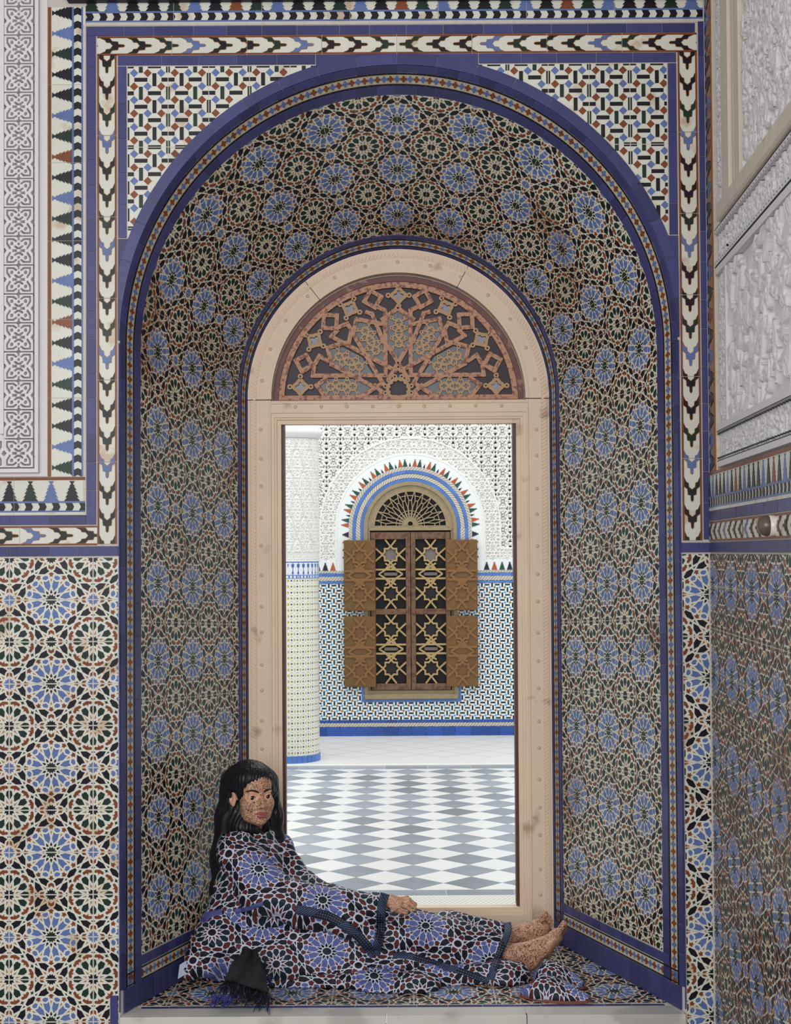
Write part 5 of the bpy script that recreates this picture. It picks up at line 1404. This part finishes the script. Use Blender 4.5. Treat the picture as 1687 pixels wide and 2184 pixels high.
ribbon('sash',[(430,1966),(448,1950),(474,1944)],12,'belt',.003); ribbon('sash',[(500,1944),(530,1938),(562,1926)],9,'belt',.002)
# --- fringed dark scarf over the sill
r_=np.random.default_rng(5)
gv=[];gf=[]
nu_,nv_=14,16
for j in range(nv_+1):
    t=j/nv_
    for i in range(nu_+1):
        s_=i/nu_; px=(516-38*t)*(1-s_)+(548+26*t)*s_+2*math.sin(t*9+s_*3); py=(2026+62*t)*(1-s_)+(2026+92*t)*s_
        y=.235-.24*t+.016*math.sin(s_*11+t*4); z=max(ZS+.006, P3(px,py,y)[2]) ; p=P3(px,py,y)
        if p[2]<ZS+.004:   # keep on the floor: slide the point along its own ray to the floor plane
            d=p-CAMC; p=CAMC+d*((ZS+.006-CAMC[2])/d[2])
        gv.append(p)
gf=[(j*(nu_+1)+i,j*(nu_+1)+i+1,(j+1)*(nu_+1)+i+1,(j+1)*(nu_+1)+i) for j in range(nv_) for i in range(nu_)]
o=SC=npmesh('scarf',np.array(gv),np.array(gf),M['black'],PER,True,label='black fringed scarf end'); md_=o.modifiers.new('thick','SOLIDIFY'); md_.thickness=.006
def strand(q,px,py,dx,dy,y0,L,rad):
    pts=[]; 
    for k in range(7):
        t=k/6; x_,y_=px+dx*t+r_.normal()*1.2,py+dy*t+r_.normal()*.8; yy=y0-.04*t; p=P3(x_,y_,yy)
        if p[2]<ZS+.003 and yy>-.02:
            d=p-CAMC; p=CAMC+d*((ZS+.004-CAMC[2])/d[2])
        pts.append(p)
    q.tube(pts,[rad]*6+[rad*.3],5)
qa,qb=MB(),MB()
for k in range(240):
    s_=r_.random(); px=482+92*s_; py=2092+30*s_-14*r_.random(); strand(qa if r_.random()<.86 else qb,px,py,r_.uniform(-26,6),r_.uniform(20,46)-8*(1-s_),.05,.06,.0016)
for k in range(60): strand(qa,r_.uniform(500,572),r_.uniform(2040,2110),r_.uniform(-12,12),r_.uniform(12,34),.16,.05,.0018)
for k in range(50): strand(qb,r_.uniform(455,500),r_.uniform(2118,2134),r_.uniform(-16,-2),r_.uniform(8,20),.03,.05,.0022)
for k in range(26): strand(qb,r_.uniform(545,575),r_.uniform(2082,2092),r_.uniform(-4,14),r_.uniform(4,12),.22,.05,.0022)
qa.build('fringe',M['black'],SC,smooth=True,kind='stuff'); qb.build('fringe',M['bluey'],SC,smooth=True,kind='stuff',label='blue fringe')
q=MB(); pts=[P3(404,2044,.30),P3(383,2058,.29),P3(379,2088,.27),P3(396,2078,.27),P3(410,2064,.28)]
q.add(pts+[p+np.array([.004,.006,0]) for p in pts],[(0,1,2,3,4),(9,8,7,6,5)]+[(i,(i+1)%5,5+(i+1)%5,5+i) for i in range(5)]); q.build('lining_corner',mat('white_lining',base=srgb(176,184,206),rough=.7),PER,label='pale lining corner')
# --- slippers
M['leather']=mat('red_brown_leather_sole',base=srgb(120,72,60),rough=.5,noise=.15,nscale=30)
M['inside']=mat('slipper_lining',base=srgb(60,40,38),rough=.8)
def slipper(heel,toe,lab):
    h=np.array([heel[0],heel[1]]); t=np.array([toe[0],toe[1]]); L=np.linalg.norm(t-h); a=math.atan2(t[1]-h[1],t[0]-h[0])
    S=empty('slipper',(h[0],h[1],ZS+.001),a,label=lab,cat='slipper',group=None)
    def wid(u): return .043*math.sin(math.pi*min(max(u*.93+.05,0),1))**.55*(1-.35*u**5)+.001*0
    n=26
    def outl(k=1.0,dz=0): return [(u*L,k*wid(u)) for u in np.linspace(0,1,n)]
    q=MB(); top=outl(); pts=top+[(x,-y) for x,y in top[::-1]]
    def curl(x,y,z): u=x/L; return (x,y,z+.010*max(u-.8,0)**2*25*.4)
    q.prism([(x*1.02-.002,y*1.10) for x,y in pts],lambda u,v,h_:curl(u,v,h_),0,.009); q.build('sole',M['leather'],S)
    # upper: from 35% to the toe, closed dome, thin shell
    nu2,nv2=22,20; vs=[];uvs=[]
    for i in range(nu2+1):
        u=.30+.69*i/nu2; hh=.062*(1-((u-.30)/.72)**1.7)+.010
        for j in range(nv2+1):
            v=math.pi*j/nv2; y=-math.cos(v)*wid(u)*(1.02); z=.006+hh*math.sin(v)**.8
            back=.30*L*0
            x=u*L-(.03*math.cos(v)**2*(1-(u-.3)/.7)); vs.append(curl(x,y,z)); uvs.append((x*1.0,y+(v-1.57)*.03))
    W=nv2+1; F_=[(i*W+j,i*W+j+1,(i+1)*W+j+1,(i+1)*W+j) for i in range(nu2) for j in range(nv2)]
    o=npmesh('upper',np.array(vs),np.array(F_),M['slip'],S,True); U=np.array(uvs); setuv(o,lambda co:U); m_=o.modifiers.new('t','SOLIDIFY'); m_.thickness=.0025
    # folded down heel counter
    vs=[];uvs=[]
    for i in range(12):
        u=.015+.30*i/11
        for s_ in (-1,1):
            pass
    pts=[]
    m2=30
    for i in range(m2+1):
        w_=-1+2*i/m2; u=.36*abs(w_)**1.3+.012; y=math.copysign(wid(u),w_) if abs(w_)>.02 else 0
        pts.append((u*L,y,.006)); uvs.append((u*L,y))
    top=[(x+.010,y*.80,.006+.018+.012*min(1,abs(y)/.03)) for x,y,z in pts]
    vs=[curl(*p) for p in pts]+[curl(*p) for p in top]; F_=[(i,i+1,m2+1+i+1,m2+1+i) for i in range(m2)]
    U2=np.array(uvs+[(x+.02,y) for x,y in uvs]); o=npmesh('heel_counter',np.array(vs),np.array(F_),M['slip'],S,True); setuv(o,lambda co:U2); m_=o.modifiers.new('t','SOLIDIFY'); m_.thickness=.003
    q=MB(); q.prism([(x*.96+.004,y*.9) for x,y in outl()][:12]+[(x*.96+.004,-y*.9) for x,y in outl()[:12][::-1]],lambda u,v,h_:(u,v,h_),.0068,.009); q.build('insole',M['inside'],S)
    return S
def fl(px,py): 
    d=P3(px,py,0)-CAMC; p=CAMC+d*((ZS-CAMC[2])/d[2]); return (p[0],p[1])
slipper(fl(1112,2124),fl(1258,2140),'star printed slipper nearest the sill edge, in front of its mate')
slipper(fl(1140,2092),fl(1246,2112),'star printed slipper lying just behind its mate, nearer the bare feet')
